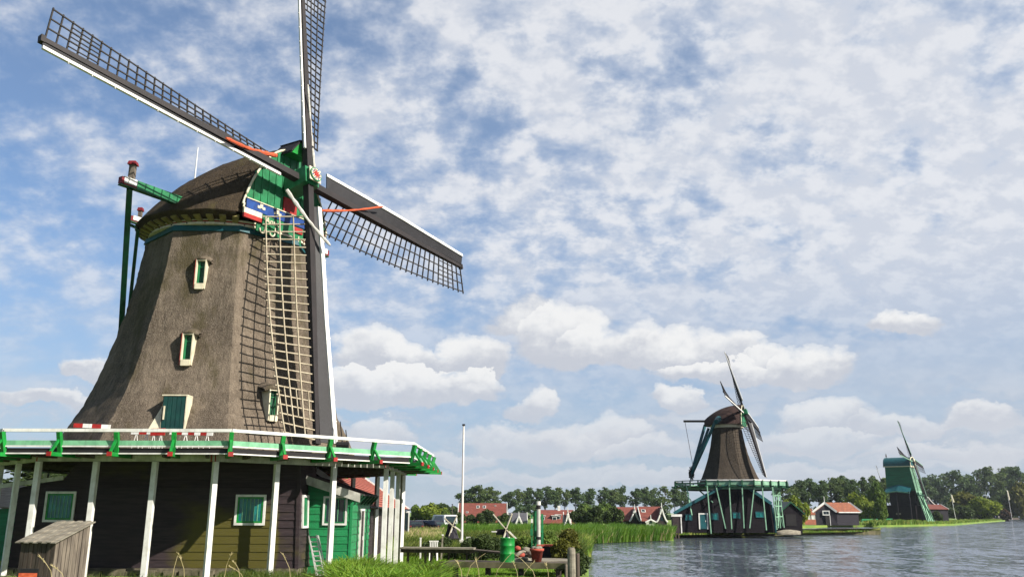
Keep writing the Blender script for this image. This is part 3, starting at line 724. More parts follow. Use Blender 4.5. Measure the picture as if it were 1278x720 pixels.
def make_sail(bars, w0, w1, a0, a1, l0, l1, g0, g1, sw, deck_mat='sailboard'):
    # w, a: board width and angle at the hub and at the tip; l, g: the same for the lattice
    def sailp(t, y, lift=0.0):
        x = min(1, max(0, (t - 2.5) / (SR - 2.5))); a = math.radians(g0 + (g1 - g0) * x ** 1.15); return Vector((t, y * math.cos(a), -y * math.sin(a) + lift))
    ob = MB()
    st = [Vector((0, 0, 0)), Vector((5, 0, 0)), Vector((SR, 0, 0))]; wd = [.34, .32, .20]; hd = [.36, .30, .16]
    for i in range(2): ob.beam(st[i], st[i + 1], wd[i], hd[i], Vector((0, 0, 1)), wd[i + 1], hd[i + 1])
    ob.box((SR + .02, 0, 0), .16, .30, .22)
    sail = ob.build('sail', 'sailwood', None, smooth=False)
    lt = MB(); ts = [2.1 + i * (SR - .08 - 2.1) / 26 for i in range(27)]
    tw = lambda t: -(l0 + (l1 - l0) * (t - 2.0) / (SR - 2.0))
    for t in ts:
        a, b = sailp(t, .05), sailp(t, tw(t) - .10); lt.beam(a, b, .062, .05, Vector((1, 0, 0)))
    for k, fr in enumerate((.38, .69, 1.0)):
        for i in range(26): lt.beam(sailp(ts[i], tw(ts[i]) * fr, .045), sailp(ts[i + 1], tw(ts[i + 1]) * fr, .045), .055, .04, Vector((0, 0, 1)))
    for fr in (.2, .53, .84):
        for i in range(21, 24): lt.beam(sailp(ts[i], tw(ts[i]) * fr, .045), sailp(ts[i + 1], tw(ts[i + 1]) * fr, .045), .04, .035, Vector((0, 0, 1)))
    bo = MB(); n = 24; t0 = 1.55; wb = lambda t: w0 + (w1 - w0) * t / SR
    def boardp(t, y, lift=0.0):                       # the boards are set flatter than the lattice
        a = -math.radians(a0 + (a1 - a0) * min(1, t / 7.0)); return Vector((t, y * math.cos(a), -y * math.sin(a) + lift))
    T = [t0 + i * (SR - t0) / n for i in range(n + 1)]
    up_ = [[boardp(t, .14, .05), boardp(t, wb(t), .05)] for t in T]; dn = [[boardp(t, .14, .0), boardp(t, wb(t), .0)] for t in T]
    bo.grid(up_); bo.grid([r[::-1] for r in dn]); bo.grid([[u_[1], d_[1]] for u_, d_ in zip(up_, dn)]); bo.grid([[d_[0], u_[0]] for u_, d_ in zip(up_, dn)])
    bo.poly([up_[0][0], up_[0][1], dn[0][1], dn[0][0]]); bo.poly([up_[-1][1], up_[-1][0], dn[-1][0], dn[-1][1]])
    for t in (4.3, 6.2, 8.1, 10.0, 11.9): bo.beam(boardp(t, .05, -.04), boardp(t, wb(t) + .02, -.04), .06, .06, Vector((1, 0, 0)))
    es = MB()
    for i in range(n): es.beam(boardp(T[i], wb(T[i]) + sw * .4, .04), boardp(T[i + 1], wb(T[i + 1]) + sw * .4, .04), sw, .10, Vector((0, 0, 1)))
    for i in range(11): t = 2.4 + i * .95; es.box(boardp(t, wb(t) + sw * .9 + .02, .03), .04, .05, .05)
    l_ = lt.build('lattice', bars, None); l_.parent = sail
    b_ = bo.build('windboard', deck_mat, None); b_.parent = sail
    e_ = es.build('edge_strip', 'white', None); e_.parent = sail
    return sail


def place_sail(sl, root, hubp, X, Y, Z, off):
    p = hubp + Z * off - wloc(root)
    sl.parent = root
    sl.matrix_local = Matrix(((X.x, Y.x, Z.x, p.x), (X.y, Y.y, Z.y, p.y), (X.z, Y.z, Z.z, p.z), (0, 0, 0, 1)))


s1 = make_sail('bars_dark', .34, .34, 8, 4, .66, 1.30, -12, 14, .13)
def copy_tree(o, parent=None):
    c = o.copy(); COL.objects.link(c); c.parent = parent
    for ch in list(o.children): copy_tree(ch, c)
    return c
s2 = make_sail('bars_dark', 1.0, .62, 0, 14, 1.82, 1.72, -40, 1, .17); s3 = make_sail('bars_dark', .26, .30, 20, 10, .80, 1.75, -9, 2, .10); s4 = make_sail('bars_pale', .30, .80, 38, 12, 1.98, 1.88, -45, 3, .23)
place_sail(s1, mill, HUB, SU, -SV, SN, -.24)       # lattice above
place_sail(s2, mill, HUB, -SU, SV, SN, -.24)       # lattice below
place_sail(s3, mill, HUB, SV, SU, SN, .08)         # lattice to the right
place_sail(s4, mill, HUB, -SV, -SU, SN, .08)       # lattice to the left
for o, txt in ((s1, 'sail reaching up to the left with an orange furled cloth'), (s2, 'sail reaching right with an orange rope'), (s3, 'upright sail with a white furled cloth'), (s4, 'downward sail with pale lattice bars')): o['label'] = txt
def sag(a, b, n=9, dz=.15): return [a.lerp(b, i / (n - 1)) - ZUP * dz * math.sin(math.pi * i / (n - 1)) for i in range(n)]
def on_sail(sl_axes, t, y, lift):
    X, Y, Z, off = sl_axes; p = sailp(t, y, lift); return HUB + Z * off + X * p.x + Y * p.y + Z * p.z
AX1, AX2, AX3, AX4 = (SU, -SV, SN, -.18), (-SU, SV, SN, -.18), (SV, SU, SN, .16), (-SV, -SU, SN, .16)
for (A, p, q_, mt, r_) in ((AX1, (5.0, .42, .16), (1.6, -1.0, .5), 'orange', .085), (AX2, (5.2, .70, .15), (1.0, -1.35, .40), 'orange', .06),
                           (AX3, (5.2, .32, .2), (.9, -1.15, .35), 'canvas', .06), (AX4, (3.8, .56, .40), (.85, -1.25, .30), 'canvas', .075)):
    m_ = MB(); pts = sag(on_sail(A, *p), on_sail(A, *q_), 15, .12); m_.path(pts, [r_ * (.55 + .5 * abs(math.sin(i * 1.3)) + .35 * (i > 8)) for i in range(15)], 7); m_.build('furled_cloth', mt, mill)


# gallery round the mill
FZ = 4.18
m_ = MB()
for k in range(8):
    a, b = oct_(RR - .12, PHI_R, k, FZ), oct_(RR - .12, PHI_R, k + 1, FZ); c, d = oct_(5.6, PHI_R, k + 1, FZ), oct_(5.6, PHI_R, k, FZ)
    n = 26
    for i in range(n):                                             # boards with narrow gaps
        t0, t1 = i / n + .002, (i + 1) / n - .002
        m_.prism([a.lerp(b, t0), a.lerp(b, t1), d.lerp(c, t1), d.lerp(c, t0)], (0, 0, -.06))
m_.build('gallery_floor', 'deck', mill)
m_ = MB()
for k in range(8):
    for i in range(5):
        t = (i + .5) / 5; m_.beam(oct_(RR - .4, PHI_R, k, FZ - .13).lerp(oct_(RR - .4, PHI_R, k + 1, FZ - .13), t), oct_(5.8, PHI_R, k, FZ - .13).lerp(oct_(5.8, PHI_R, k + 1, FZ - .13), t), .12, .13)
m_.build('floor_joist', 'deck', mill)
# visible beam corners measured on the ring; the rest is the regular octagon
bcorn = [oct_(RB, PHI_B, k, ZB) for k in range(8)]
for k_, px_ in ((0, 46), (1, 267), (2, 482), (3, 504)): bcorn[k_].x = at(px_, 588, bcorn[k_].y).x
m_ = MB()
for k in range(8):
    a, b = bcorn[k], bcorn[(k + 1) % 8]; e = (b - a).normalized()
    m_.beam(a - e * .12 + ZUP * .045, b - e * .13 + ZUP * .045, .16, .30)
    m_.mat(1); m_.beam(b - e * .128 + ZUP * .045, b + e * .06 + ZUP * .045, .17, .31); m_.mat(0)
m_.build('ring_beam', ['greywood', 'red'], mill)
for k in range(8):
    a, b = bcorn[k], bcorn[(k + 1) % 8]
    for i in range(3):
        p = a.lerp(b, i / 3 + (.0 if i else .006)); m_ = MB(); q_ = Vector((p.x, p.y, GZ - .12)); tp = Vector((p.x, p.y, ZB - .115))
        e = (b - a).normalized(); m_.beam(q_, tp, .185, .185, e); m_.mat(1); m_.box(q_ + ZUP * .04, .42, .42, .22)
        m_.build('support_post', ['white', 'stone'], mill)
def rp_(k, i, R, z, n=4): return oct_(R, PHI_R, k, z).lerp(oct_(R, PHI_R, k + 1, z), i / n)
for k in range(8):
    m_ = MB(); a, b = oct_(RR, PHI_R, k, ZR), oct_(RR, PHI_R, k + 1, ZR); m_.beam(a, b, .15, .11); m_.build('handrail', 'white', mill)
    m_ = MB(); a, b = oct_(RR - .06, PHI_R, k, ZR - .44), oct_(RR - .06, PHI_R, k + 1, ZR - .44); m_.beam(a, b, .05, .17); m_.mat(1); m_.beam(a - ZUP * .12, b - ZUP * .12, .09, .05); m_.build('mid_rail', ['mint', 'white'], mill)
    m_ = MB(); a, b = oct_(RR - .10, PHI_R, k, FZ + .02), oct_(RR - .10, PHI_R, k + 1, FZ + .02); m_.beam(a, b, .04, .16); m_.mat(1); m_.beam(a - ZUP * .11, b - ZUP * .11, .10, .045); m_.build('edge_board', ['black', 'white'], mill)
    for i in range(4):
        o = rp_(k, i, RR, 0) - Vector((AXX, AXY, 0)); o = Vector((o.x, o.y, 0)).normalized(); p = rp_(k, i, RR, 0)
        m_ = MB()
        m_.beam(p + o * .10 + ZUP * (ZR - .06), p - o * .10 + ZUP * (FZ - .10), .15, .15, o.cross(ZUP))
        m_.beam(p - o * 1.1 + ZUP * (FZ - .135), p + o * .46 + ZUP * (FZ - .135), .16, .14)
        m_.beam(p + o * .40 + ZUP * (FZ - .06), p + o * .06 + ZUP * (ZR - .32), .075, .09, o.cross(ZUP))
        m_.mat(1); m_.beam(p + o * .461 + ZUP * (FZ - .135), p + o * .50 + ZUP * (FZ - .135), .17, .15)
        m_.build('railing_bracket', ['green', 'red'], mill)
# underside boarding between the beam and the joists, and the winch for the sails
m_ = MB(); p = at(428, 547, 36.5); m_.box((p.x, p.y, FZ + .25), .5, .3, .5); m_.tube((p.x - .25, p.y, FZ + .62), (p.x + .25, p.y, FZ + .62), .14, .14, 10); m_.tube((p.x, p.y, FZ + .6), (p.x - .15, p.y, FZ + 1.6), .03, .02); m_.tube((p.x + .2, p.y, FZ + .6), (p.x + .1, p.y, FZ + 1.25), .03, .02); m_.build('sail_winch', 'black', mill)

# timber undertower
BY = 34.8
def bp(px, z): p = at(px, 640, BY); return Vector((p.x, BY, z))
XL, XR = bp(20, 0).x, bp(369.5, 0).x
ZT2 = 4.06; rng = random.Random(4)
base_f = MB(); wt = 3.15
zl = at(18, 608, BY).z; zk = at(80, 597, BY).z; xk = at(80, 597, BY).x
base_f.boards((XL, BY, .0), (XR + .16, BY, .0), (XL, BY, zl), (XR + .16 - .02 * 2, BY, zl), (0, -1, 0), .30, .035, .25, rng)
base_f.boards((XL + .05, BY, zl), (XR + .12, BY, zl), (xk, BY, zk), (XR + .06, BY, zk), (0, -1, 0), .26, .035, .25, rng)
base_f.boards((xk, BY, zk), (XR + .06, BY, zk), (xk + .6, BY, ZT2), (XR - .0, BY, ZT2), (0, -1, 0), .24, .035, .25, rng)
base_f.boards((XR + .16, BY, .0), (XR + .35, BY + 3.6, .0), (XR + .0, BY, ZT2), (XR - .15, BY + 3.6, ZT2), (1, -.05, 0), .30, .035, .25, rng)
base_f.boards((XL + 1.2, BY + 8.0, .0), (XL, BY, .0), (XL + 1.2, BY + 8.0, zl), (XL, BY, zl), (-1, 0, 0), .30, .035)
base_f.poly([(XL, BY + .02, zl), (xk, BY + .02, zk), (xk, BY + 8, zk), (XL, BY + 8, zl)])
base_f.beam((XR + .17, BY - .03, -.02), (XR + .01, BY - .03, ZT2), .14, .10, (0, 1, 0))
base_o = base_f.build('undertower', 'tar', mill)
m_ = MB(); m_.box(((XL + XR) / 2 + .1, BY + 1.0, -.16), XR - XL + .2, 2.2, .30)
for i in range(26):
    x = XL + (XR - XL) * i / 26 + rng.uniform(0, .4); m_.box((x, BY - .16 + rng.uniform(-.05, .05), -.2 + rng.uniform(-.06, .04)), rng.uniform(.4, .8), .25, rng.uniform(.18, .3))
m_.build('plinth', 'stone', mill)
m_ = MB(); m_.beam((xk - 3.0, BY - .06, zl - .03), (xk, BY - .06, zk + .03), .06, .16); m_.build('lean_to_verge', 'greywood', mill)
for (x0, x1, y0, y1) in ((57.5, 93.5, 613, 651), (295, 331, 617, 655)):
    c = (at(x0, y0, BY) + at(x1, y1, BY)) / 2; a, b = at(x0, y1, BY), at(x1, y0, BY)
    window(mill, (c.x, BY - .03, c.z), (1, 0, 0), (0, 0, 1), (0, -1, 0), (x1 - x0) / FPX * BY * 1.02, b.z - a.z, fw=.085, bars=(5, 0))
c = at(382, 638, BY + 1.6); wn = window(mill, (XR + .125, BY + .86, c.z), (.05, 1, 0), (-.04, 0, 1), (1, -.05, .04), .80, 1.28, inner=None, glass='mgreen', bars=None, fw=.09)

# ------------------------------------------------------------------ green hut beside the mill
HY = 36.5
hx0, hx1 = at(386, 640, HY).x, at(438.5, 640, HY).x; HL = 4.6
hut = thing('green_hut', 'green weatherboarded lean-to hut attached to the right of the large mill', 'hut', (hx1, HY, GZ), None)
zr0 = at(368, 590, HY - .15).z; ze0 = at(448, 617, HY - .15).z
def hz_(x): return zr0 + (ze0 - zr0) * (x - at(368, 590, HY).x) / (at(448, 617, HY).x - at(368, 590, HY).x)
m_ = MB(); rng = random.Random(7); x0 = hx0 - .6
m_.boards((x0, HY, GZ), (hx1, HY, GZ), (x0, HY, hz_(hx1) - .28), (hx1, HY, hz_(hx1) - .28), (0, -1, 0), .30, .032, .2, rng)
m_.boards((x0, HY, hz_(hx1) - .28), (hx1, HY, hz_(hx1) - .28), (x0, HY, hz_(x0) - .15), (hx1 - .02, HY, hz_(hx1) - .2), (0, -1, 0), .24, .032, .2, rng)
m_.boards((hx1, HY, GZ), (hx1, HY + HL, GZ), (hx1, HY, hz_(hx1) - .15), (hx1, HY + HL, hz_(hx1) - .15), (1, 0, 0), .30, .04, .2, rng)
m_.box((hx1 + .0, HY - .0, (GZ + hz_(hx1)) / 2 - .1), .10, .10, hz_(hx1) - GZ - .1)
m_.build('wall', 'hutgreen', hut)
xe = at(449, 617, HY - .35).x
def roofpt(x, y, o): return (x, y, hz_(x) + o)
m_ = MB(); xa = at(362, 590, HY - .35).x
m_.prism([roofpt(xa, HY - .35, .0), roofpt(xe, HY - .35, .0), roofpt(xe, HY + HL + .3, .0), roofpt(xa, HY + HL + .3, .0)], (0, 0, .07)); ro = m_.build('roof', 'tar2', hut)
m_ = MB(); m_.prism([roofpt(xa, HY - .39, .08), roofpt(xe + .02, HY - .39, .08), roofpt(xe + .02, HY - .39, -.27), roofpt(xa, HY - .39, -.27)], (0, .035, 0)); m_.build('bargeboard', 'greywood', ro)
for i in range(6):
    m_ = MB(); y = HY + .25 + i * .85; m_.prism([(hx1 + .045, y, hz_(hx1) - .02), (hx1 + .40, y, hz_(hx1) - .06), (hx1 + .38, y, hz_(hx1) - .16), (hx1 + .045, y, hz_(hx1) - .5)], (0, .10, 0))
    m_.build('eaves_bracket', 'dgreen', hut)
a, b = at(402.5, 655, HY), at(434.5, 619, HY); c = (a + b) / 2
window(hut, (c.x, HY - .03, c.z), (1, 0, 0), (0, 0, 1), (0, -1, 0), b.x - a.x, b.z - a.z, inner='mgreen', glass='glass_dark', bars=(2, 0), fw=.075)
c = Vector((hx1 + .04, HY + 2.35, 0)); zt = 2.15
m_ = MB(); m_.box(c + ZUP * ((zt + GZ + .35) / 2), .05, .80, zt - GZ - .35); dr = m_.build('door', 'tar2', hut)
m_ = MB(); zc_ = (zt + GZ + .35) / 2
for s_ in (-1, 1): m_.box(c + Vector((.02, s_ * .44, zc_)), .08, .09, zt - GZ - .35)
m_.box(c + Vector((.02, 0, zt + .04)), .08, .97, .09); m_.build('door_frame', 'white', hut)
m_ = MB(); m_.box(c + Vector((.04, .28, zc_ - .1)), .04, .05, .16); m_.build('handle', 'white', dr)

# ------------------------------------------------------------------ long dark barn with a red tiled roof
barn = thing('barn', 'long dark boarded barn with a red tiled roof behind the green hut', 'barn', (-7.0, 42, GZ))
B0, B1 = Vector((-7.05, 41.6, 0)), Vector((-10.25, 86, 0)); bd_ = (B1 - B0).normalized(); bn_ = Vector((bd_.y, -bd_.x, 0))
EZ, RZ_ = 2.45, 5.25; rng = random.Random(9)
m_ = MB(); m_.boards(B0 + ZUP * GZ, B1 + ZUP * GZ, B0 + ZUP * EZ, B1 + ZUP * EZ, bn_, .30, .03, .2, rng)
m_.boards(B0 - bn_ * 8.2 + ZUP * GZ, B0 + ZUP * GZ, B0 - bn_ * 8.2 + ZUP * EZ, B0 + ZUP * EZ, -bd_, .30, .03, .2, rng); m_.prism([B0 + ZUP * EZ, B0 - bn_ * 4.1 + ZUP * (RZ_ - .1), B0 - bn_ * 8.2 + ZUP * EZ], bd_ * .08)
m_.prism([B1 + ZUP * GZ, B1 + ZUP * EZ, B1 - bn_ * 4.1 + ZUP * (RZ_ - .1), B1 - bn_ * 8.2 + ZUP * EZ, B1 - bn_ * 8.2 + ZUP * GZ], -bd_ * .08)
m_.build('wall', 'tar2', barn)
m_ = MB(); r0, r1 = B0 - bn_ * 4.1 + ZUP * RZ_ - bd_ * .3, B1 - bn_ * 4.1 + ZUP * RZ_ + bd_ * .3; e0, e1 = B0 + bn_ * .35 + ZUP * (EZ - .12) - bd_ * .3, B1 + bn_ * .35 + ZUP * (EZ - .12) + bd_ * .3
nrow = 16
for i in range(nrow):                                            # overlapping tile courses
    a, b = i / nrow, min(1, (i + 1.15) / nrow); up_ = bn_ * .5 + ZUP * .8
    p00, p10 = e0.lerp(r0, a) + up_ * .05, e1.lerp(r1, a) + up_ * .05; p01, p11 = e0.lerp(r0, b), e1.lerp(r1, b)
    m_.add([p00, p10, p11, p01, p00 - up_ * .05, p10 - up_ * .05], [(0, 1, 2, 3), (4, 5, 1, 0)])
f0, f1 = B0 - bn_ * 8.55 + ZUP * (EZ - .12) - bd_ * .3, B1 - bn_ * 8.55 + ZUP * (EZ - .12) + bd_ * .3
m_.add([r0, r1, f1, f0], [(0, 1, 2, 3)]); m_.prism([e0 - ZUP * .04, e1 - ZUP * .04, r1 - ZUP * .06, r0 - ZUP * .06], (0, 0, -.05))
rf = m_.build('roof', 'redtile', barn)
m_ = MB(); m_.beam(r1 + ZUP * .06 + bd_ * .08, e1 + ZUP * .04 + bd_ * .08, .12, .24); m_.beam(r0 + ZUP * .06 - bd_ * .08, e0 + ZUP * .04 - bd_ * .08, .12, .24); m_.build('verge_board', 'white', rf)
m_ = MB(); m_.beam(r0 + ZUP * .08, r1 + ZUP * .08, .22, .12); m_.build('ridge_tile', 'redtile', rf)
m_ = MB(); m_.tube(e0 + bn_ * .08 - ZUP * .02, e1 + bn_ * .08 - ZUP * .02, .07); m_.build('gutter', 'black', barn)
for L_ in (3.6, 9.5, 15, 21): window(barn, B0 + bd_ * L_ + bn_ * .03 + ZUP * 1.55, bd_, (0, 0, 1), bn_, .85, 1.15, inner=None, glass='glass_dark', bars=(1, 1), bar_mat='white', fw=.12)
m_ = MB(); m_.box(B0 + bd_ * 40.5 + bn_ * .35 + ZUP * .95, .5, .10, 2.5, (bn_, bd_, ZUP)); m_.mat(1); m_.box(B0 + bd_ * 40.44 + bn_ * .35 + ZUP * .95, .3, .10, 2.2, (bn_, bd_, ZUP)); m_.build('door_frame', ['white', 'glass_dark'], barn)

# ------------------------------------------------------------------ green shed seen under the gallery on the far left
shL = thing('green_shed', 'green shed with a grey roof half hidden at the far left behind the posts', 'shed', (-27.5, 46, GZ))
sp = at(13, 640, 45).x; m_ = MB(); m_.boards((sp - 5, 45, GZ), (sp, 45, GZ), (sp - 5, 45, 2.2), (sp, 45, 2.2), (0, -1, 0), .3); m_.boards((sp, 45, GZ), (sp, 49, GZ), (sp, 45, 2.2), (sp, 49, 2.2), (1, 0, 0), .3); m_.build('wall', 'hutgreen', shL)
m_ = MB(); m_.prism([(sp - 5.3, 44.7, 2.22), (sp + .3, 44.7, 2.22), (sp + .5, 47, 3.3), (sp - 5.3, 47, 3.3)], (0, 0, .08)); m_.build('roof', 'plank', shL)

# ------------------------------------------------------------------ weathered lean-to shed in front of the posts
shed = thing('tool_shed', 'small weathered plank shed with a sloping board roof at the lower left', 'shed', (-15.8, 29, GZ))
P0 = at(69.5, 678, 29.0); fx = Vector((-1.33, .41, 0)); bx = Vector((.42, 1.36, 0)); sh_ = GZ - .3
zf_ = at(69.5, 676, 29.0).z; zb_ = at(108, 653, 30.36).z
A = Vector((P0.x, 29.0, 0)); Bq = A + fx; Cq = A + bx; Dq = Bq + bx; rng = random.Random(3)
def planks(mb, p, q_, zp, zq, out, n, gap=.012):
    out = V3(out).normalized()
    for i in range(n):
        a, b = p.lerp(q_, i / n), p.lerp(q_, (i + 1) / n); e = (b - a).normalized() * gap; o = out * rng.uniform(.0, .018)
        za, zb = zp + (zq - zp) * i / n, zp + (zq - zp) * (i + 1) / n
        mb.prism([a + e + o + ZUP * sh_, b - e + o + ZUP * sh_, b - e + o + ZUP * zb, a + e + o + ZUP * za], -out * .03)
m_ = MB(); planks(m_, A, Cq, zf_ - .03, zb_ - .03, Vector((1.3, -.4, 0)), 9); planks(m_, Bq, Dq, zf_ - .03, zb_ - .03, Vector((-1.3, .4, 0)), 9); m_.mat(1); planks(m_, Bq, A, zf_ - .03, zf_ - .03, Vector((-.3, -1, 0)), 8)
m_.build('wall', ['oldwood', 'oldwood_d'], shed)  # front planks are a darker copy; their shade is in the colour
m_ = MB(); o1 = -bx.normalized() * .12; o2 = bx.normalized() * .10; f_ = fx.normalized(); sl = (zb_ - zf_) / bx.length
for i in range(9):
    t0, t1 = i / 9, (i + 1) / 9; a = (A - f_ * .1).lerp(Bq + f_ * .12, t0); b = (A - f_ * .1).lerp(Bq + f_ * .12, t1 + .02); lift = .025 * (i % 2)
    m_.prism([a + o1 + ZUP * (zf_ - .12 * sl + lift), b + o1 + ZUP * (zf_ - .12 * sl + lift), b + bx + o2 + ZUP * (zb_ + .1 * sl + lift), a + bx + o2 + ZUP * (zb_ + .1 * sl + lift)], (0, 0, .03))
m_.build('roof', 'plank', shed)

p = at(35, 720, 27.5); sg = thing('sign_board', 'dark board with an orange band standing in front of the small weathered shed', 'sign', (p.x, 27.5, GZ))
a, b = at(22, 727, 27.5), at(48.5, 709, 27.5)
m_ = MB(); m_.box(((a.x + b.x) / 2, 27.5, (a.z + b.z) / 2), b.x - a.x, .05, b.z - a.z); m_.build('panel', 'sailboard', sg)
m_ = MB(); m_.box(((a.x + b.x) / 2, 27.466, b.z - .19), (b.x - a.x) * .95, .01, .12); m_.build('orange_band', 'orange', sg)
m_ = MB()
for s_ in (.2, .8): m_.box((a.x + (b.x - a.x) * s_, 27.53, (a.z + GZ - .5) / 2), .06, .05, a.z - GZ + .5)
m_.build('leg', 'oldwood_d', sg)

# ------------------------------------------------------------------ ladder
def ladder_part(mb, p, q_, wdt, side, n):
    p, q_, side = V3(p), V3(q_), V3(side).normalized()
    for s_ in (-1, 1): mb.beam(p + side * (wdt / 2 * s_), q_ + side * (wdt / 2 * s_), .035, .075, (0, -1, 0))
    for i in range(n): c = p.lerp(q_, (i + .6) / n); mb.tube(c - side * (wdt / 2), c + side * (wdt / 2), .017)
lp, lq = at(403, 722, 35.3), at(391.5, 668, 36.2); ld = thing('ladder', 'white aluminium ladder leaning against the green hut', 'ladder', lp)
m_ = MB(); ladder_part(m_, lp, lq, .36, (1, 0, 0), 9); m_.build('lower_section', 'alu', ld)
m_ = MB(); ladder_part(m_, lp.lerp(lq, .02) + Vector((-.06, -.09, 0)), lq + Vector((-.02, -.09, .02)), .30, (1, 0, 0), 9); m_.build('upper_section', 'alu', ld)

# ------------------------------------------------------------------ red and white barriers on the gallery
def striped(name, label, p, q_, hgt, n, first, legs=0, dpt=.05):
    p, q_ = V3(p), V3(q_); o = thing(name, label, 'barrier', (p.x, p.y, FZ)); m_ = MB()
    for i in range(n):
        m_.mat((i + first) % 2); m_.beam(p.lerp(q_, i / n), p.lerp(q_, (i + 1) / n - .004), dpt, hgt)
    m_.build('striped_board', ['red', 'white'], o)
    if legs:
        k = MB()
        for i in range(legs):
            a, b, c = p.lerp(q_, (i + .1) / legs), p.lerp(q_, (i + .5) / legs), p.lerp(q_, (i + .9) / legs)
            dn = ZUP * (p.z - FZ - .03); k.tube(a - dn, b, .016); k.tube(b, c - dn, .016)
        k.build('leg', 'white', o)
    return o
striped('barrier', 'red and white striped pole lying against the white handrail beside the dark thatch', at(92, 530.5, 32.1), at(138, 532.5, 32.3), .15, 4, 0)
striped('barrier', 'red and white striped board on zigzag legs left of the teal door', at(164, 539.5, 32.6), at(203, 540, 32.6), .13, 4, 1, 3)
striped('barrier', 'long red and white striped board on zigzag legs right of the teal door', at(212, 539.5, 32.7), at(266, 541, 32.7), .15, 7, 1, 4)
striped('barrier', 'red barrier plates stacked double in front of the teal door', at(188, 539, 32.4), at(206, 538.5, 32.4), .26, 1, 0, 2)

# ------------------------------------------------------------------ flagpole
p = gz(576, 690, GZ); fl = thing('flagpole', 'tall bare white flagpole standing beside the wooden walkway', 'flagpole', p)
h = at(576.5, 531, p.y).z; m_ = MB(); m_.tube(p, (p.x, p.y, h), .085, .055, 10); m_.build('pole', 'white', fl)
m_ = MB(); m_.tube((p.x, p.y, h), (p.x, p.y, h + .10), .10, .10, 10); m_.build('cap', 'black', fl)
m_ = MB(); m_.box(p + Vector((0, -.12, .35)), .26, .10, .9); m_.build('base_clamp', 'white', fl)

# ------------------------------------------------------------------ wooden walkway and jetty
wk = thing('walkway', 'raised grey plank walkway on short legs crossing the lawn to the right of the mill', 'walkway', (-2.5, 42, GZ))
a, b = at(500, 683.5, 42.5), at(592, 684.5, 41.5); m_ = MB()
for k in range(4): o = Vector((0, .27 * k, 0)); m_.beam(a + o, b + o, .25, .07)
m_.build('deck', 'plank', wk)
m_ = MB(); m_.beam(a - ZUP * .12 + Vector((0, .05, 0)), b - ZUP * .12 + Vector((0, .05, 0)), .06, .16); m_.build('edge_beam', 'oldwood_d', wk)
for t in (.10, .34, .42, .66, .9):
    q_ = a.lerp(b, t); m_ = MB(); m_.box((q_.x, q_.y + .2, (q_.z - .06 + GZ - .1) / 2), .11, .11, q_.z - GZ + .0); m_.build('leg', 'oldwood_d', wk)
wk2 = thing('walkway', 'low dark plank walkway running behind the green barrel', 'walkway', (-.5, 41, GZ))
a, b = at(592, 686.5, 41.4), at(662, 693, 39.5); m_ = MB()
for k in range(3): o = Vector((0, .28 * k, 0)); m_.beam(a + o, b + o, .26, .08)
m_.build('deck', 'oldwood_d', wk2)
for t in (.1, .5, .9):
    q_ = a.lerp(b, t); m_ = MB(); m_.box((q_.x, q_.y + .3, (q_.z + GZ - .1) / 2 - .04), .12, .12, q_.z - GZ); m_.build('leg', 'oldwood_d', wk2)
JY = 33.0
jt = thing('jetty', 'mossy timber jetty with a pale edge beam at the water side', 'jetty', (1, JY, GZ))
a, b = at(548, 702.5, JY + .4), at(707, 705, JY - .6); m_ = MB(); jd = (b - a).normalized(); jn = Vector((-jd.y, jd.x, 0))
for k in range(6): m_.beam(a + jn * (.28 * k + .2) , b + jn * (.28 * k + .2), .26, .07)
m_.build('deck', 'oldwood_d', jt)
m_ = MB(); m_.beam(a - ZUP * .03, b - ZUP * .03, .14, .20); m_.build('edge_beam', 'mossplank', jt)
for t in (.12, .38, .64, .93):
    q_ = a.lerp(b, t) + jn * .25; m_ = MB(); m_.beam(q_ - ZUP * .08, (q_.x, q_.y, WZ - .5), .2, .2); m_.build('leg', 'oldwood_d', jt)
plat0 = at(690, 697, 35.5); m_ = MB(); m_.box((plat0.x - .55, 34.9, plat0.z - .03), 2.6, 2.2, .08); m_.build('platform', 'plank', jt)

# mooring posts
def mpost(label, px, ptop, Y, r, mat='oldwood'):
    p = at(px, ptop, Y); o = thing('mooring_post', label, 'post', (p.x, Y, WZ)); m_ = MB()
    m_.grid([[Vector((p.x + r * k * math.cos(2 * math.pi * i / 12) * (1 + .06 * math.sin(3 * i)), Y + r * k * math.sin(2 * math.pi * i / 12), z)) for i in range(12)] for z, k in ((WZ - .8, 1.0), (p.z - .5, .98), (p.z - .05, .95), (p.z, .8))], True)
    m_.poly([Vector((p.x + r * .8 * math.cos(2 * math.pi * i / 12), Y + r * .8 * math.sin(2 * math.pi * i / 12), p.z)) for i in range(12)])
    m_.build('trunk', mat, o, smooth=False); return o, p
o, p = mpost('thick weathered mooring post with a pale worn top at the corner of the jetty', 713, 684, 30.5, .145, 'plank')
m_ = MB(); m_.tube((p.x, 30.5, p.z - .02), (p.x, 30.5, p.z + .03), .125, .10, 12); m_.build('cap', 'plank', o)
mpost('thin dark mooring post close behind the thick pale topped one', 720.5, 690, 32.0, .085, 'oldwood_d')
mpost('short broken stake beside the thick mooring post', 706.5, 704, 31.2, .06)

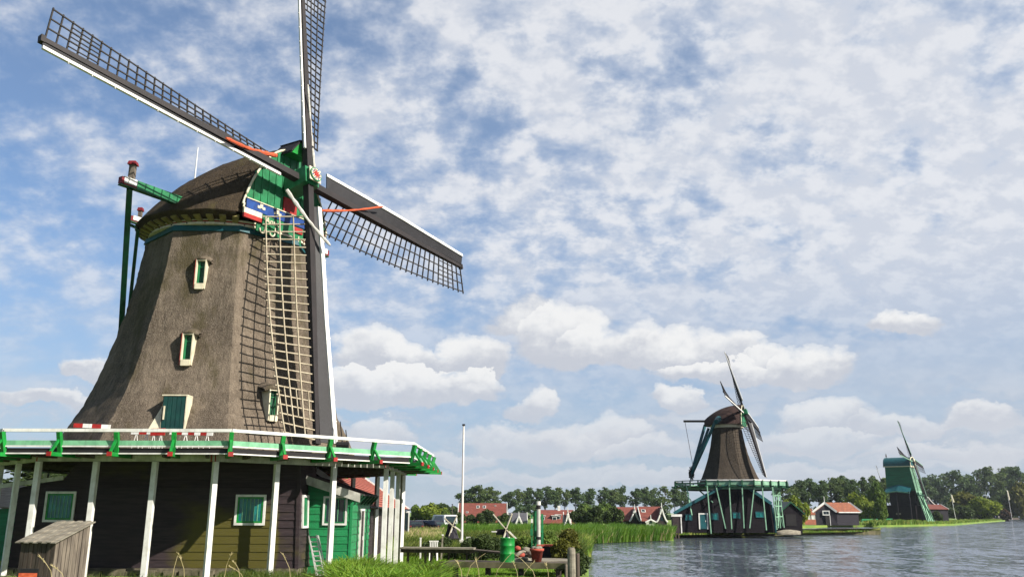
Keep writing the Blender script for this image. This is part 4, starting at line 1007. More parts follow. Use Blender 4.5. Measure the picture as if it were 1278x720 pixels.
# green barrel
p = at(633, 701.5, 33.4); br = thing('barrel', 'bright green metal barrel standing on the jetty', 'barrel', p); k = .275
m_ = MB(); m_.lathe(p, [(0, 0), (k, 0), (k, .02), (k * .985, .04), (k * .985, .29), (k * 1.03, .31), (k * .985, .33), (k * .985, .58), (k * 1.03, .60), (k * .985, .62), (k * .985, .84), (k * 1.02, .86), (k * 1.02, .88), (k * .95, .88), (k * .94, .85), (0, .85)], 24); m_.build('drum', 'green', br, smooth=True)
m_ = MB(); m_.tube(p + Vector((.05, -.08, .85)), p + Vector((.05, -.08, .91)), .05, .05, 10); m_.build('bung', 'white', br)

# terracotta pot with pale bulbs and a heap of driftwood
p = at(670, 700.5, 33.6); pt = thing('flower_pot', 'terracotta flower pot filled with pale stones on the jetty', 'pot', p)
m_ = MB(); m_.lathe(p, [(0, 0), (.17, 0), (.235, .38), (.265, .38), (.27, .47), (.245, .47), (.235, .42), (0, .42)], 20); m_.build('pot', 'terracotta', pt, smooth=True)
def blob(name, mat, c, r, parent=None, seed=0, sq=(1, 1, .7), loc=None):
    rng = random.Random(seed); m_ = MB(); o = rng.uniform(0, 90); c = V3(c); rows = []
    for i in range(9):
        th = math.pi * i / 8; rows.append([c + Vector((math.sin(th) * math.cos(2 * math.pi * j / 12) * sq[0], math.sin(th) * math.sin(2 * math.pi * j / 12) * sq[1], -math.cos(th) * sq[2])) * r * (1 + .22 * mnoise.noise(Vector((math.sin(th) * math.cos(2 * math.pi * j / 12), math.sin(th) * math.sin(2 * math.pi * j / 12), math.cos(th))) * 1.5 + Vector((o, 0, 0)))) for j in range(12)])
    m_.grid(rows, True); return m_.build(name, mat, parent, loc, smooth=True)
for i, (ox, oy, r) in enumerate(((-.1, 0, .12), (.08, .05, .14), (.0, -.1, .1))): blob('stone', 'plank', p + Vector((ox, oy, .47)), r, pt, i)
p2 = at(661, 689.5, 35.2)
for i, (px, py, Y, r, mt, lb) in enumerate(((650, 692, 35.0, .17, 'terracotta', 'round reddish pot tipped over in the heap left of the terracotta pot'), (657, 686, 35.4, .18, 'plank', 'pale rounded boulder on top of the driftwood heap'), (646, 684, 35.6, .14, 'terracotta', 'small reddish jar at the back of the driftwood heap'), (663, 691, 35.1, .15, 'oldwood', 'brown weathered stone next to the terracotta pot'))):
    q_ = at(px, py, Y); tag(blob('garden_stone' if mt != 'terracotta' else 'clay_jar', mt, q_, r, None, 20 + i, loc=q_), lb, 'stone' if mt != 'terracotta' else 'jar')
for i, (x0, y0, x1, y1, lb) in enumerate(((642, 701, 658, 697, 'pale driftwood branch lying in front of the terracotta pot'), (652, 696, 664, 702, 'crooked grey driftwood branch crossing the pale one'), (643, 694, 656, 688, 'thick driftwood log leaning on the heap'))):
    a, b = at(x0, y0, 34.0), at(x1, y1, 34.3); m_ = MB(); mid = a.lerp(b, .5) + ZUP * .06; m_.path([a, a.lerp(mid, .6), mid, b.lerp(mid, .4) + ZUP * .02, b], [.05, .07, .065, .05, .03], 7); tag(m_.build('driftwood', 'plank', None, a, smooth=True), lb, 'driftwood')

# green pump with a pale pipe
p = gz(671, 690, GZ); PYY = 38.5; pb = at(671, 683, PYY); pm = thing('water_pump', 'green framed water pump with a tall pale pipe beside the jetty', 'pump', (pb.x, PYY, GZ))
def px_box(mb, x0, x1, y0, y1, Y, d):
    a, b = at(x0, y1, Y), at(x1, y0, Y); mb.box(((a.x + b.x) / 2, Y, (a.z + b.z) / 2), b.x - a.x, d, b.z - a.z)
m_ = MB(); q_ = at(672, 630, PYY); m_.tube((q_.x, PYY, GZ + .2), (q_.x, PYY, q_.z), .085, .085, 12); m_.build('pipe', 'greywood', pm)
m_ = MB(); m_.tube((q_.x, PYY, q_.z), (q_.x, PYY, q_.z + .16), .10, .10, 10); m_.build('pipe_collar', 'white', pm)
m_ = MB(); m_.tube((q_.x, PYY, q_.z - .16), (q_.x, PYY, q_.z - .005), .102, .102, 10); m_.tube((q_.x, PYY, 1.0), (q_.x, PYY, 1.1), .12, .12, 10); m_.build('pipe_band', 'black', pm)
m_ = MB(); px_box(m_, 665.8, 669.5, 637, 686, PYY + .25, .12); px_box(m_, 675.5, 678, 641, 686, PYY + .25, .12); px_box(m_, 665.8, 678, 662, 664, PYY + .1, .1); m_.build('frame', 'mgreen', pm)
m_ = MB(); px_box(m_, 663.1, 664.5, 642, 686, PYY, .05); px_box(m_, 661.8, 665.2, 660, 668, PYY - .03, .12); m_.build('pump_rod', 'mgreen', pm)
m_ = MB(); px_box(m_, 662.6, 665, 647, 652, PYY - .05, .07); m_.build('rod_weight', 'white', pm)
p = at(680, 683, 37.5); m_ = MB(); m_.box((p.x, 37.5, p.z - .2), .62, .5, .5); m_.mat(1); m_.box((p.x, 37.5, p.z + .085), .68, .56, .07); tag(m_.build('planter_box', ['black', 'terracotta'], None, (p.x, 37.5, GZ)), 'dark planter box with a reddish rim at the foot of the pump', 'planter')

# white chair and small white stakes by the walkway
p = at(541, 683, 44); ch = thing('garden_chair', 'white garden chair behind the raised plank walkway', 'chair', (p.x, 44, GZ))
S = .34; c = Vector((p.x, 44, GZ - .22)); zs = .42
for i in (-1, 1):
    for j in (-1, 1):
        m_ = MB(); m_.beam(c + Vector((i * S / 2 * 1.1, j * S / 2 * 1.1, .35)), c + Vector((i * S / 2, j * S / 2, .35 + zs)), .05, .05); m_.build('leg', 'white', ch)
m_ = MB(); m_.box(c + Vector((0, 0, .35 + zs)), S + .06, S + .06, .04); m_.build('seat', 'white', ch)
m_ = MB(); [m_.box(c + Vector((-.17 + .085 * i, S / 2 + .02, .35 + zs + .24)), .05, .03, .44) for i in range(5)]; m_.box(c + Vector((0, S / 2 + .02, .35 + zs + .47)), .46, .04, .06); m_.build('backrest', 'white', ch)
for (px, y0, y1, lb) in ((525, 672, 684, 'short white stake left of the white garden chair'), (551, 668, 684, 'leaning grey stake right of the white garden chair')):
    a, b = at(px, y1, 44.2), at(px + (0 if px < 540 else 1.6), y0, 44.2); m_ = MB(); m_.beam(a - ZUP * .5, b, .07, .07); m_.mat(1); m_.box(b + ZUP * .03, .09, .09, .06); tag(m_.build('stake', ['white' if px < 540 else 'plank', 'white'], None, a), lb, 'stake')

# ------------------------------------------------------------------ two small garden windmills in the grass
def mini_mill(label, cx, cy, base_y, Y, arms, bodyw, bodyc):
    hubp = at(cx, cy, Y); bx_, by_ = at(bodyc, base_y, Y), at(bodyc, cy, Y)
    o = thing('miniature_windmill', label, 'miniature windmill', (bx_.x, Y, GZ), 'miniature windmills in the meadow')
    w_ = bodyw / FPX * Y / 2; z0, z1 = bx_.z, by_.z
    m_ = MB(); c = Vector((bx_.x, Y + .35, 0))
    m_.grid([[c + Vector((w_ * k * math.cos(math.pi / 4 * i + .39), w_ * k * math.sin(math.pi / 4 * i + .39), z)) for i in range(8)] for z, k in ((GZ, 1.15), (z0, 1.1), (z1 - .12, .62))], True); m_.build('tower', 'tar_blue', o)
    m_ = MB(); m_.prism([c + Vector((-w_ * .62, -.3, z1 - .12)), c + Vector((w_ * .62, -.3, z1 - .12)), c + Vector((w_ * .5, -.3, z1 + .10)), c + Vector((0, -.3, z1 + .22)), c + Vector((-w_ * .5, -.3, z1 + .10))], (0, .6, 0)); m_.tube(hubp + Vector((0, -.04, 0)), (hubp.x, Y + .2, hubp.z), .05); m_.build('cap', 'tar_blue', o)
    for (ex, ey) in arms:
        e = at(ex, ey, Y); d = (e - hubp).normalized(); sdv = d.cross(Vector((0, 1, 0)))
        m_ = MB(); m_.beam(hubp - Vector((0, .05, 0)), e - Vector((0, .05, 0)), .05, .035, (0, 1, 0)); m_.mat(1)
        m_.beam(hubp.lerp(e, .22) + sdv * .045, e + sdv * .045, .05, .012, (0, 1, 0)); m_.build('sail', ['cream', 'white'], o)
    return o
mm = mini_mill('black miniature windmill with white crossed sails just left of the flagpole', 565, 655.5, 672, 58, ((555, 646), (575.5, 663), (571, 643), (560.5, 668.5)), 17, 563)
m_ = MB(); a, b = at(559, 672, 58), at(573, 672.5, 58); m_.box(((a.x + b.x) / 2, 58.3, a.z), b.x - a.x, .9, .07); m_.build('gallery', 'black', mm)
mm = mini_mill('dark miniature windmill with long white crossed sails and a tail vane above the green barrel', 631.8, 660.3, 671, 50, ((615.7, 641), (646, 674.5), (639.5, 640.5), (627.5, 673)), 9, 631)
m_ = MB(); a, b = at(619, 667, 50.8), at(629, 660, 50.8); m_.box(((a.x + b.x) / 2, 50.8, (a.z + b.z) / 2), b.x - a.x, .03, b.z - a.z); m_.mat(1); m_.box((a.x - .1, 50.8, (a.z + b.z) / 2 + .02), .3, .05, .06); m_.build('tail_vane', ['sailboard', 'white'], mm)
p = gz(564.5, 664, GZ); q_ = at(564.5, 630, p.y); m_ = MB(); m_.tube(p, q_, .05, .035, 6); m_.mat(1); m_.box(q_ + ZUP * .06, .16, .16, .14); m_.mat(0); r_ = at(565.5, 643, p.y); m_.mat(2); m_.box(r_, .75, .1, .12)
tag(m_.build('slender_pole', ['oldwood', 'black', 'white'], None, p), 'slender pole with a white crosspiece behind the black miniature windmill', 'pole')
for (x0, x1, yy, Y, lb) in ((582, 587, 670.5, 52, 'small white plank lying in the grass right of the flagpole'),):
    a, b = at(x0, yy, Y), at(x1, yy, Y); m_ = MB(); m_.beam(a, b, .3, .08); m_.beam(a, a - ZUP * 1.2, .05, .05); m_.beam(b, b - ZUP * 1.2, .05, .05); tag(m_.build('white_board', 'white', None, a), lb, 'board')

# ------------------------------------------------------------------ parked cars
def car(label, px, Y, paint, yaw, van=False):
    p = gz(px, 700, GZ); x = at(px, 650, Y).x; o = thing('parked_van' if van else 'parked_car', label, 'van' if van else 'car', (x, Y, GZ), 'cars parked beyond the meadow')
    w_, L_ = (1.95, 4.8) if van else (1.75, 4.3); H_ = 2.1 if van else 1.45
    ca, sa = math.cos(yaw), math.sin(yaw)
    def lp_(u, v, z): return Vector((x + u * ca - v * sa, Y + u * sa + v * ca, GZ + z))
    prof = [(-L_ / 2, .35), (-L_ / 2, .95), (-L_ / 2 + .25, 1.0), (-L_ / 2 + .55, H_), (L_ * .08, H_), (L_ * .25, 1.0), (L_ / 2 - .1, .82), (L_ / 2, .6), (L_ / 2, .35)]
    if van: prof = [(-L_ / 2, .35), (-L_ / 2, 1.2), (-L_ / 2 + .12, H_), (L_ * .22, H_), (L_ * .36, 1.25), (L_ / 2, 1.0), (L_ / 2, .35)]
    m_ = MB(); tw = .86
    n = len(prof); vs = [lp_(s_ * w_ / 2 * (tw if z > 1.05 else 1), v, z) for s_ in (-1, 1) for v, z in prof]
    m_.add(vs, [tuple(range(n)), tuple(range(2 * n - 1, n - 1, -1))] + [(i, n + i, n + (i + 1) % n, (i + 1) % n) for i in range(n)]); m_.build('body', paint, o, bevel=.05)
    g_ = MB(); zb, ztp = 1.05 if not van else 1.25, H_ - .14
    g_.poly([lp_(-w_ * .38, -L_ / 2 + (.22 if not van else -.0), zb - .02), lp_(w_ * .38, -L_ / 2 + (.22 if not van else -.0), zb - .02), lp_(w_ * .34, -L_ / 2 + (.46 if not van else .07), ztp), lp_(-w_ * .34, -L_ / 2 + (.46 if not van else .07), ztp)])
    for s_ in (-1, 1): g_.poly([lp_(s_ * w_ * .475, -L_ / 2 + .5, zb), lp_(s_ * w_ * .475, L_ * .2, zb), lp_(s_ * w_ * .44, L_ * .06, ztp), lp_(s_ * w_ * .44, -L_ / 2 + .62, ztp)])
    g_.build('window', 'glass_dark', o)
    for s_ in (-1, 1):
        t_ = MB(); t_.box(lp_(s_ * w_ * .40, -L_ / 2 - .01, .82), .22, .04, .14); t_.build('tail_light', 'cloth_red', o)
        for v in (-L_ * .3, L_ * .3):
            t_ = MB(); t_.tube(lp_(s_ * (w_ / 2 - .2), v, .31), lp_(s_ * (w_ / 2 + .005), v, .31), .31, .31, 14); t_.build('wheel', 'rubber', o)
    return o
car('dark car parked at the left end of the row beyond the meadow, beside the barn', 518, 106, 'carpaint', .2)
car('maroon car parked second from the barn beyond the meadow', 526.5, 110, 'carred', .5)
car('black car parked in the middle of the row beyond the meadow', 535.5, 107, 'carpaint', .9)
car('dark car parked directly left of the white van', 543, 112, 'carpaint', 1.3)
car('white van parked beyond the meadow at the right end of the row', 552.5, 109, 'carwhite', .5, True)

# ------------------------------------------------------------------ houses
def house(label, px0, px1, yr, ye, Y, D, roof, wallm, base=None, name='house', cat='house', trim='white', gables=(), chimneys=(), dormers=(), skylights=(), group='houses across the river'):
    base = GZ if base is None else base
    x0, x1 = at(px0, ye, Y).x, at(px1, ye, Y).x; zr, ze = at((px0 + px1) / 2, yr, Y + D / 2).z, at((px0 + px1) / 2, ye, Y).z
    o = thing(name, label, cat, ((x0 + x1) / 2, Y, base), group)
    m_ = MB(); m_.box(((x0 + x1) / 2, Y + D / 2, (ze + base) / 2), x1 - x0 - .3, D - .6, ze - base); m_.prism([(x0 + .16, Y + .3, ze), (x0 + .16, Y + D - .3, ze), (x0 + .16, Y + D / 2, zr - .15)], (x1 - x0 - .32, 0, 0)); m_.build('wall', wallm, o)
    m_ = MB()
    for s_ in (-1, 1):
        ey = Y + D / 2 + s_ * (D / 2); m_.prism([(x0, ey, ze), (x1, ey, ze), (x1, Y + D / 2, zr), (x0, Y + D / 2, zr)], (0, 0, .18))
    r = m_.build('roof', roof, o)
    m_ = MB()
    for xx in (x0 - .04, x1 + .04):
        for s_ in (-1, 1): m_.beam((xx, Y + D / 2 + s_ * D / 2, ze + .12), (xx, Y + D / 2, zr + .16), .12, .28)
    m_.build('verge_board', trim, r)
    def sl(pxx, pyy):      # a point on the front slope
        n_ = Vector((0, -(zr - ze), D / 2)).normalized(); return onplane(pxx, pyy, (x0, Y, ze + .18), n_)
    for (cx, ct) in chimneys:
        p = at(cx, ct, Y + D / 2); m_ = MB(); m_.box((p.x, Y + D / 2, (p.z + zr) / 2 - .2), .55, .55, p.z - zr + .6); m_.build('chimney', 'white', r)
    for (cx, cy, w_, h_) in dormers:
        p = sl(cx, cy); m_ = MB(); m_.box(p + Vector((0, .3, 0)), w_, 1.4, h_); m_.mat(1); m_.box(p + Vector((0, .25, h_ / 2 + .06)), w_ + .3, 1.7, .12); d_ = m_.build('dormer', [wallm, 'white'], r)
        m_ = MB(); m_.box(p + Vector((0, -.43, 0)), w_ * .8, .06, h_ * .75); m_.mat(1); m_.box(p + Vector((0, -.47, 0)), w_ * .6, .04, h_ * .5); m_.build('dormer_window', ['white', 'glass_dark'], o)
    for (cx, cy, w_, h_) in skylights:
        p = sl(cx, cy); up_ = Vector((0, D / 2, zr - ze)).normalized(); nn = Vector((0, -(zr - ze), D / 2)).normalized(); m_ = MB(); m_.box(p + nn * .04, w_, h_, .1, (Vector((1, 0, 0)), up_, nn)); m_.mat(1); m_.box(p + nn * .1, w_ * .72, h_ * .72, .05, (Vector((1, 0, 0)), up_, nn)); m_.build('skylight', ['white', 'glass_dark'], r)
    for (cx, yt, yb, wpx, gm, curved) in gables:       # cross gable facing the river
        Yg = Y - .8; t_, b_ = at(cx, yt, Yg), at(cx, yb, Yg); hw = wpx / FPX * Yg / 2; h_ = t_.z - b_.z
        cv = [(hw * (1 - i / 10), h_ * ((i / 10) ** (1.75 if curved else 1.0))) for i in range(11)]
        out = [(t_.x + a, Yg, b_.z + z) for a, z in cv] + [(t_.x - a, Yg, b_.z + z) for a, z in reversed(cv[:-1])]
        m_ = MB(); m_.prism(out, (0, D / 2, 0)); m_.mat(1); m_.box((t_.x, Yg + .15, (b_.z + base) / 2), hw * 1.7, .3, b_.z - base); gg = m_.build('gable', [roof, gm], o)
        m_ = MB(); m_.prism([(a, Yg - .03, z) for a, _, z in out], (0, .028, 0)); m_.mat(1); m_.box((t_.x, Yg - .05, b_.z + h_ * .22), .5, .04, .7); m_.build('gable_wall', [gm, 'glass_dark'], gg)
        m_ = MB(); wd = .17 * Y / 170
        m_.path([(a, Yg - .1, z) for a, _, z in out], wd, 5); m_.tube((t_.x, Yg - .1, t_.z), (t_.x, Yg - .1, t_.z + .9 * Y / 170), wd * .7, wd * .3, 6); m_.build('gable_trim', trim, gg)
    return o
house('long red roofed house with small skylights behind round bushes, right of the flagpole', 571, 632.5, 628.5, 652, 200, 9, 'redtile_far', 'greytile', skylights=((596.5, 632.5, .7, .8), (604.5, 632.5, .7, .8), (583, 639, .5, .5), (618, 631, .4, .3)))
house('low grey roofed house with a pale pointed gable between two red roofed houses', 634, 658, 640.5, 655, 185, 8, 'greytile', 'white', gables=((647.5, 644, 655, 9, 'white', False),))
house('red roofed house with white dormers and a white chimney behind the pump', 672, 718, 637, 653.5, 180, 8, 'redtile_far', 'tar_blue', chimneys=((697.5, 631.5),), dormers=((677.5, 646.5, .9, .9), (692, 646.5, 1.1, 1.0), (696.5, 645.5, 1.1, 1.0)))
house('narrow green boarded gable house with a white finial beside the dormered red roof', 704.5, 712.5, 640, 654, 172, 5, 'redtile_far', 'mgreen', gables=((708.5, 638.5, 655, 9, 'mgreen', True),))
house('red roofed house with one white trimmed bell gable, left of the taller gabled one', 770, 801, 633.5, 650, 168, 8, 'redtile_far', 'tar_blue', gables=((791.8, 635, 650, 13.5, 'tar2', True),))
house('red roofed house with a tall white trimmed bell gable nearest the second thatched mill', 800.5, 830, 633, 650.5, 164, 8, 'redtile_far', 'tar_blue', skylights=((803, 637.5, .8, .9),), gables=((825.5, 633, 651, 14, 'tar2', True), (812, 648, 651.5, 13, 'white', False)))
# houses right of the second mill
def side_house(label, corner, apex, ridge_end, eave_r, base_y, Y, roof, wallm, name='house', win=True):
    """gable end turned to the left, ridge running to the right and back"""
    g0, ga, g1 = at(corner[0], corner[1], Y), at(apex[0], apex[1], Y), at(eave_r[0][0], eave_r[0][1], Y - .6)
    L_ = (eave_r[1][0] - eave_r[0][0]) / FPX * Y; dirv = Vector((L_, L_ * .18, 0)); zb = at(apex[0], base_y, Y).z
    o = thing(name, label, 'house', (ga.x, Y, zb), 'houses across the river')
    ze = g0.z
    m_ = MB(); fr = [Vector((g0.x, Y, zb)), Vector((g1.x, Y - .6, zb)), Vector((g1.x, Y - .6, ze)), ga - ZUP * .1, Vector((g0.x, Y, ze))]; m_.prism(fr, dirv); m_.build('wall', wallm, o)
    m_ = MB(); over = dirv.normalized() * .3
    for e in (Vector((g0.x - .3, Y, ze - .1)), Vector((g1.x + .35, Y - .75, ze - .1))): m_.prism([e - over, ga - over, ga + dirv + over, e + dirv + over], (0, 0, .2))
    r = m_.build('roof', roof, o)
    m_ = MB()
    for e in (Vector((g0.x - .3, Y - .1, ze)), Vector((g1.x + .35, Y - .85, ze))):
        m_.beam(e - over * 1.3, ga - over * 1.3 + ZUP * .12, .12, .42)
        m_.beam(e + dirv + over * 1.3, ga + dirv + over * 1.3 + ZUP * .12, .14, .5)
    m_.tube(ga - over * 1.3, ga - over * 1.3 + ZUP * 1.5, .10, .05); m_.beam((g1.x + .36, Y - .9, ze - .06), Vector((g1.x + .36, Y - .9, ze - .06)) + dirv, .1, .22); m_.build('verge_board', 'white', r)
    if win:
        window(o, ((g0.x + g1.x) / 2, Y - .35, ze - .2), (g1.x - g0.x, -.6, 0), (0, 0, 1), (-.05, -1, 0), 1.5, 1.0, inner=None, glass='glass_dark', bars=(1, 0), bar_mat='white', fw=.2, depth=.1)
        m_ = MB(); m_.box(((g0.x + g1.x) / 2 + .2, Y - .42, zb + 1.0), .9, .06, 2.0); m_.mat(1); m_.box(((g0.x + g1.x) / 2 + .75, Y - .44, zb + 1.0), .1, .06, 2.1); m_.build('door', ['black', 'white'], o)
    return o
side_house('black boathouse with white edged orange roof at the water right of the second mill', (1017.5, 638.5), (1031, 627.8), (1070, 628), ((1044, 638.5), (1072, 639)), 655, 192, 'orangetile', 'tar_blue')
house('small house with an orange roof and three white windows left of the black boathouse', 1000, 1019, 635.5, 642.5, 205, 6, 'orangetile', 'tar_blue', dormers=())
o_ = [o for o in bpy.data.objects if o.name.startswith('house') and o.get('label', '').startswith('small house with an orange')][0]
for pxx in (1002, 1009, 1015): p = at(pxx, 645.5, 204.8); window(o_, (p.x, 204.85, p.z), (1, 0, 0), (0, 0, 1), (0, -1, 0), .85, 1.0, inner=None, glass='white', bars=None, fw=.12, depth=.08)
m_ = MB(); a, b = at(1001, 648.5, 199), at(1021, 648.5, 199); m_.prism([(a.x, 199, a.z), (b.x, 199, a.z), (b.x, 197.4, a.z - 1.1), (a.x, 197.4, a.z - 1.1)], (0, 0, .12)); m_.mat(1); m_.box(((a.x + b.x) / 2, 198.6, a.z - 1.4), b.x - a.x - .4, 1.2, 1.6)
tag(m_.build('boat_shed', ['orangetile', 'tar2'], None, (a.x, 198, GZ)), 'low orange roofed boat shed at the water left of the black boathouse', 'shed')
for i, (pxx, pyy, lb) in enumerate(((1023.5, 652, 'pale domed buoy on the bank between the boat shed and the black boathouse'),)):
    p = at(pxx, pyy, 193); tag(blob('buoy', 'white', p, .55, None, 5, loc=p), lb, 'buoy')
# building by the green mill
hs = house('open sided building with a red roof beside the green mill', 1158.5, 1184, 630, 635.5, 262, 9, 'redtile_far', 'tar_blue', name='riverside_building', cat='building')
m_ = MB(); p = at(1158.5, 628, 270); hw = 2.6
cv = [(hw * (1 - i / 8), 2.6 * (i / 8) ** 1.6) for i in range(9)]; out = [(p.x + a, 270, p.z - .6 + z) for a, z in cv] + [(p.x - a, 270, p.z - .6 + z) for a, z in reversed(cv[:-1])]
m_.prism(out, (0, 5, 0)); m_.mat(1); m_.path([(a, 269.9, z) for a, _, z in out], .18, 5); m_.mat(2); m_.box((p.x, 272, (p.z - .6 + GZ) / 2), hw * 1.8, 4, p.z - .6 - GZ); m_.tube((p.x, 269.9, p.z + 2), (p.x, 269.9, p.z + 3.6), .12, .05)
tag(m_.build('gabled_house', ['greytile', 'white', 'tar_blue'], None, (p.x, 272, GZ)), 'small dark house with a curved white edged gable behind the red roofed open building', 'house', 'houses across the river')

# ------------------------------------------------------------------ second windmill, across the water
H2 = Vector((28.95, 108.0, 14.22)); n2 = Vector((.86525, -.41771, .27724)); u2 = Vector((-.47773, -.85467, .20323)); v2 = Vector((-.15206, .30829, .93906))
w2 = Vector((n2.x, n2.y, 0)).normalized(); h2 = Vector((-w2.y, w2.x, 0))
A2 = at(911, 600, 109.5); A2 = Vector((A2.x, 109.5, 0))


def small_sail(R, wood, white, lat, k=1.0):
    ob = MB(); ob.beam((0, 0, 0), (R, 0, 0), .26 * k, .26 * k, (0, 0, 1), .16 * k, .14 * k); sl_ = ob.build('sail', wood)
    tw = lambda t: math.radians(-38 + 38 * t / R)
    def sp_(t, y, l=0): return Vector((t, y * math.cos(tw(t)), -y * math.sin(tw(t)) + l))
    lt = MB(); n = 22; T = [1.4 + (R - 1.45) * i / n for i in range(n + 1)]
    for t in T: lt.beam(sp_(t, 0), sp_(t, -1.35 * k), .05, .04, (1, 0, 0))
    for fr in (.5, 1.0):
        for i in range(n): lt.beam(sp_(T[i], -1.35 * k * fr, .03), sp_(T[i + 1], -1.35 * k * fr, .03), .05, .04, (0, 0, 1))
    a = lt.build('lattice', lat); a.parent = sl_
    bo = MB(); bo.grid([[sp_(t, .1, .04), sp_(t, .55 * k, .04)] for t in T]); bo.grid([[sp_(t, .55 * k, 0), sp_(t, .1, 0)] for t in T]); a = bo.build('windboard', 'sailboard'); a.parent = sl_
    es = MB()
    for i in range(n): es.beam(sp_(T[i], .60 * k, .03), sp_(T[i + 1], .60 * k, .03), .16 * k, .10, (0, 0, 1))
    a = es.build('edge_strip', white); a.parent = sl_
    return sl_


def four_sails(root, Hb, n, u, v, R, wood='sailwood', white='white', lat='bars_dark', k=1.0):
    s = small_sail(R, wood, white, lat, k); s_ = [s, copy_tree(s), copy_tree(s), copy_tree(s)]
    for o, (X, Y, off) in zip(s_, ((u, -v, -.12), (-u, v, -.12), (v, u, .12), (-v, -u, .12))): place_sail(o, root, Hb, X, Y, n, off)


def octp(c, R, ph, k, z): a = ph + math.pi / 4 * k; return Vector((c.x + R * math.cos(a), c.y + R * math.sin(a), z))


def thatch_mill(root, C, Hb, n, u, v, wv, hv, R, zs, Rs, zt, Rbot, Rtop, capR, capT, ph, zbase, thatch='thatch_far', back=2.2):
    m_ = MB(); rows = []
    for i in range(25):
        s = i / 24; r = Rtop + (Rbot - Rtop) * s - .09 * Rbot * math.sin(math.pi * s) ** 1.0 + (.12 * Rbot * max(0, s - .85) / .15 * .4); z = zt + (zs - zt) * s
        rows.append([octp(C, r, ph, k, z).lerp(octp(C, r, ph, k + 1, z), j / 6) + Vector((.03 * mnoise.noise(Vector((k + j / 6, z, 3)) * 2), 0, 0)) for k in range(8) for j in range(6)])
    m_.grid(rows[::-1], True); m_.build('thatched_body', thatch, root)
    m_ = MB(); m_.lathe((C.x, C.y, 0), [(Rtop * .8, zt - .1), (Rtop + .12, zt - .1), (Rtop + .12, zt + .25), (Rtop * .8, zt + .25)], 32); m_.build('curb_ring', 'cream', root)
    m_ = MB(); rows = []; cf = capR * .80; z0 = zt + .25
    def c_(s, q, z): return Vector((C.x, C.y, z)) + wv * s + hv * q
    for i in range(25):
        s = -capR * 1.12 + (cf + capR * 1.12) * i / 24; b = math.sqrt(max(.02, capR ** 2 - (max(min(s, cf), -capR * 1.12) / 1.12) ** 2)); kk = (cf - s) / (cf + capR * 1.12); T = capT * (.30 + .70 * (1 - max(0.0, kk) ** 2.2))
        rows.append([c_(s, b * math.cos(math.pi * j / 16), z0 + T * abs(math.sin(math.pi * j / 16)) ** 1.25) for j in range(17)])
    m_.grid(rows); m_.poly([p - wv * .02 for p in rows[-1]]); m_.poly(rows[0][::-1]); m_.grid([[r[0] for r in rows], [r[16] for r in rows]]); m_.build('cap', thatch + '_cap', root)
    m_ = MB(); m_.prism([p + wv * .05 - ZUP * .12 for p in rows[-1]], wv * .1); m_.beam(Hb - n * 1.6, Hb + n * .5, .62, .62, v); gb_ = m_.build('gable', 'mgreen', root)
    m_ = MB(); m_.path([p + wv * .16 - ZUP * .05 for p in rows[-1]], .06, 5); m_.build('gable_trim', 'cream', gb_)
    four_sails(root, Hb, n, u, v, R)
    return c_


MT['thatch_far_cap'] = M('dark_red_thatch', (.050, .026, .021), (.032, .017, .015), scale=1.5, bump=.5, rough=.95)
mill2 = thing('windmill', 'brown thatched windmill with a mint green gallery on splayed posts across the water', 'windmill', (A2.x, A2.y, GZ), 'windmills along the river')
camaz = math.atan2(-A2.y, -A2.x); PH2 = camaz - math.pi / 8
px2m = 109.5 / FPX
zs2 = at(911, 603, 109.5).z; zt2 = at(911, 533.5, 109.5).z
c_ = thatch_mill(mill2, A2, H2, n2, u2, v2, w2, h2, 8.45, zs2 - .5, 0, zt2, 38.5 * px2m / .94, 17.5 * px2m / .94, 2.5, 2.55, PH2, GZ)
# gallery
GR2 = 67 * px2m / .97; PHG = camaz - math.pi / 8; zf2 = at(911, 605.5, 103).z; zr2 = at(911, 598.5, 103).z
m_ = MB(); m_.prism([octp(A2, GR2, PHG, k, zf2) for k in range(8)], (0, 0, -.14)); m_.build('gallery_floor', 'dgreen', mill2)
m_ = MB()
for k in range(8): m_.beam(octp(A2, GR2 * .9, PHG, k, zf2 - .28), octp(A2, GR2 * .9, PHG, k + 1, zf2 - .28), .16, .22)
m_.build('ring_beam', 'mint_far', mill2)
for k in range(8):
    m_ = MB(); m_.beam(octp(A2, GR2, PHG, k, zr2), octp(A2, GR2, PHG, k + 1, zr2), .14, .12); m_.build('handrail', 'white', mill2)
    m_ = MB(); m_.beam(octp(A2, GR2 - .05, PHG, k, (zr2 + zf2) / 2 - .02), octp(A2, GR2 - .05, PHG, k + 1, (zr2 + zf2) / 2 - .02), .04, .46 if k < 3 else .18); m_.build('railing_board', 'mint_far', mill2)
    for i in range(4):
        p = octp(A2, GR2 + .03, PHG, k, 0).lerp(octp(A2, GR2 + .03, PHG, k + 1, 0), i / 4); o = (p - A2).normalized()
        m_ = MB(); m_.beam(p + o * .08 + ZUP * zf2, p + o * .06 + ZUP * zr2, .14, .12, o); m_.beam(p - o * .8 + ZUP * (zf2 - .06), p + o * .5 + ZUP * (zf2 - .06), .14, .14); m_.build('railing_bracket', 'dgreen', mill2)
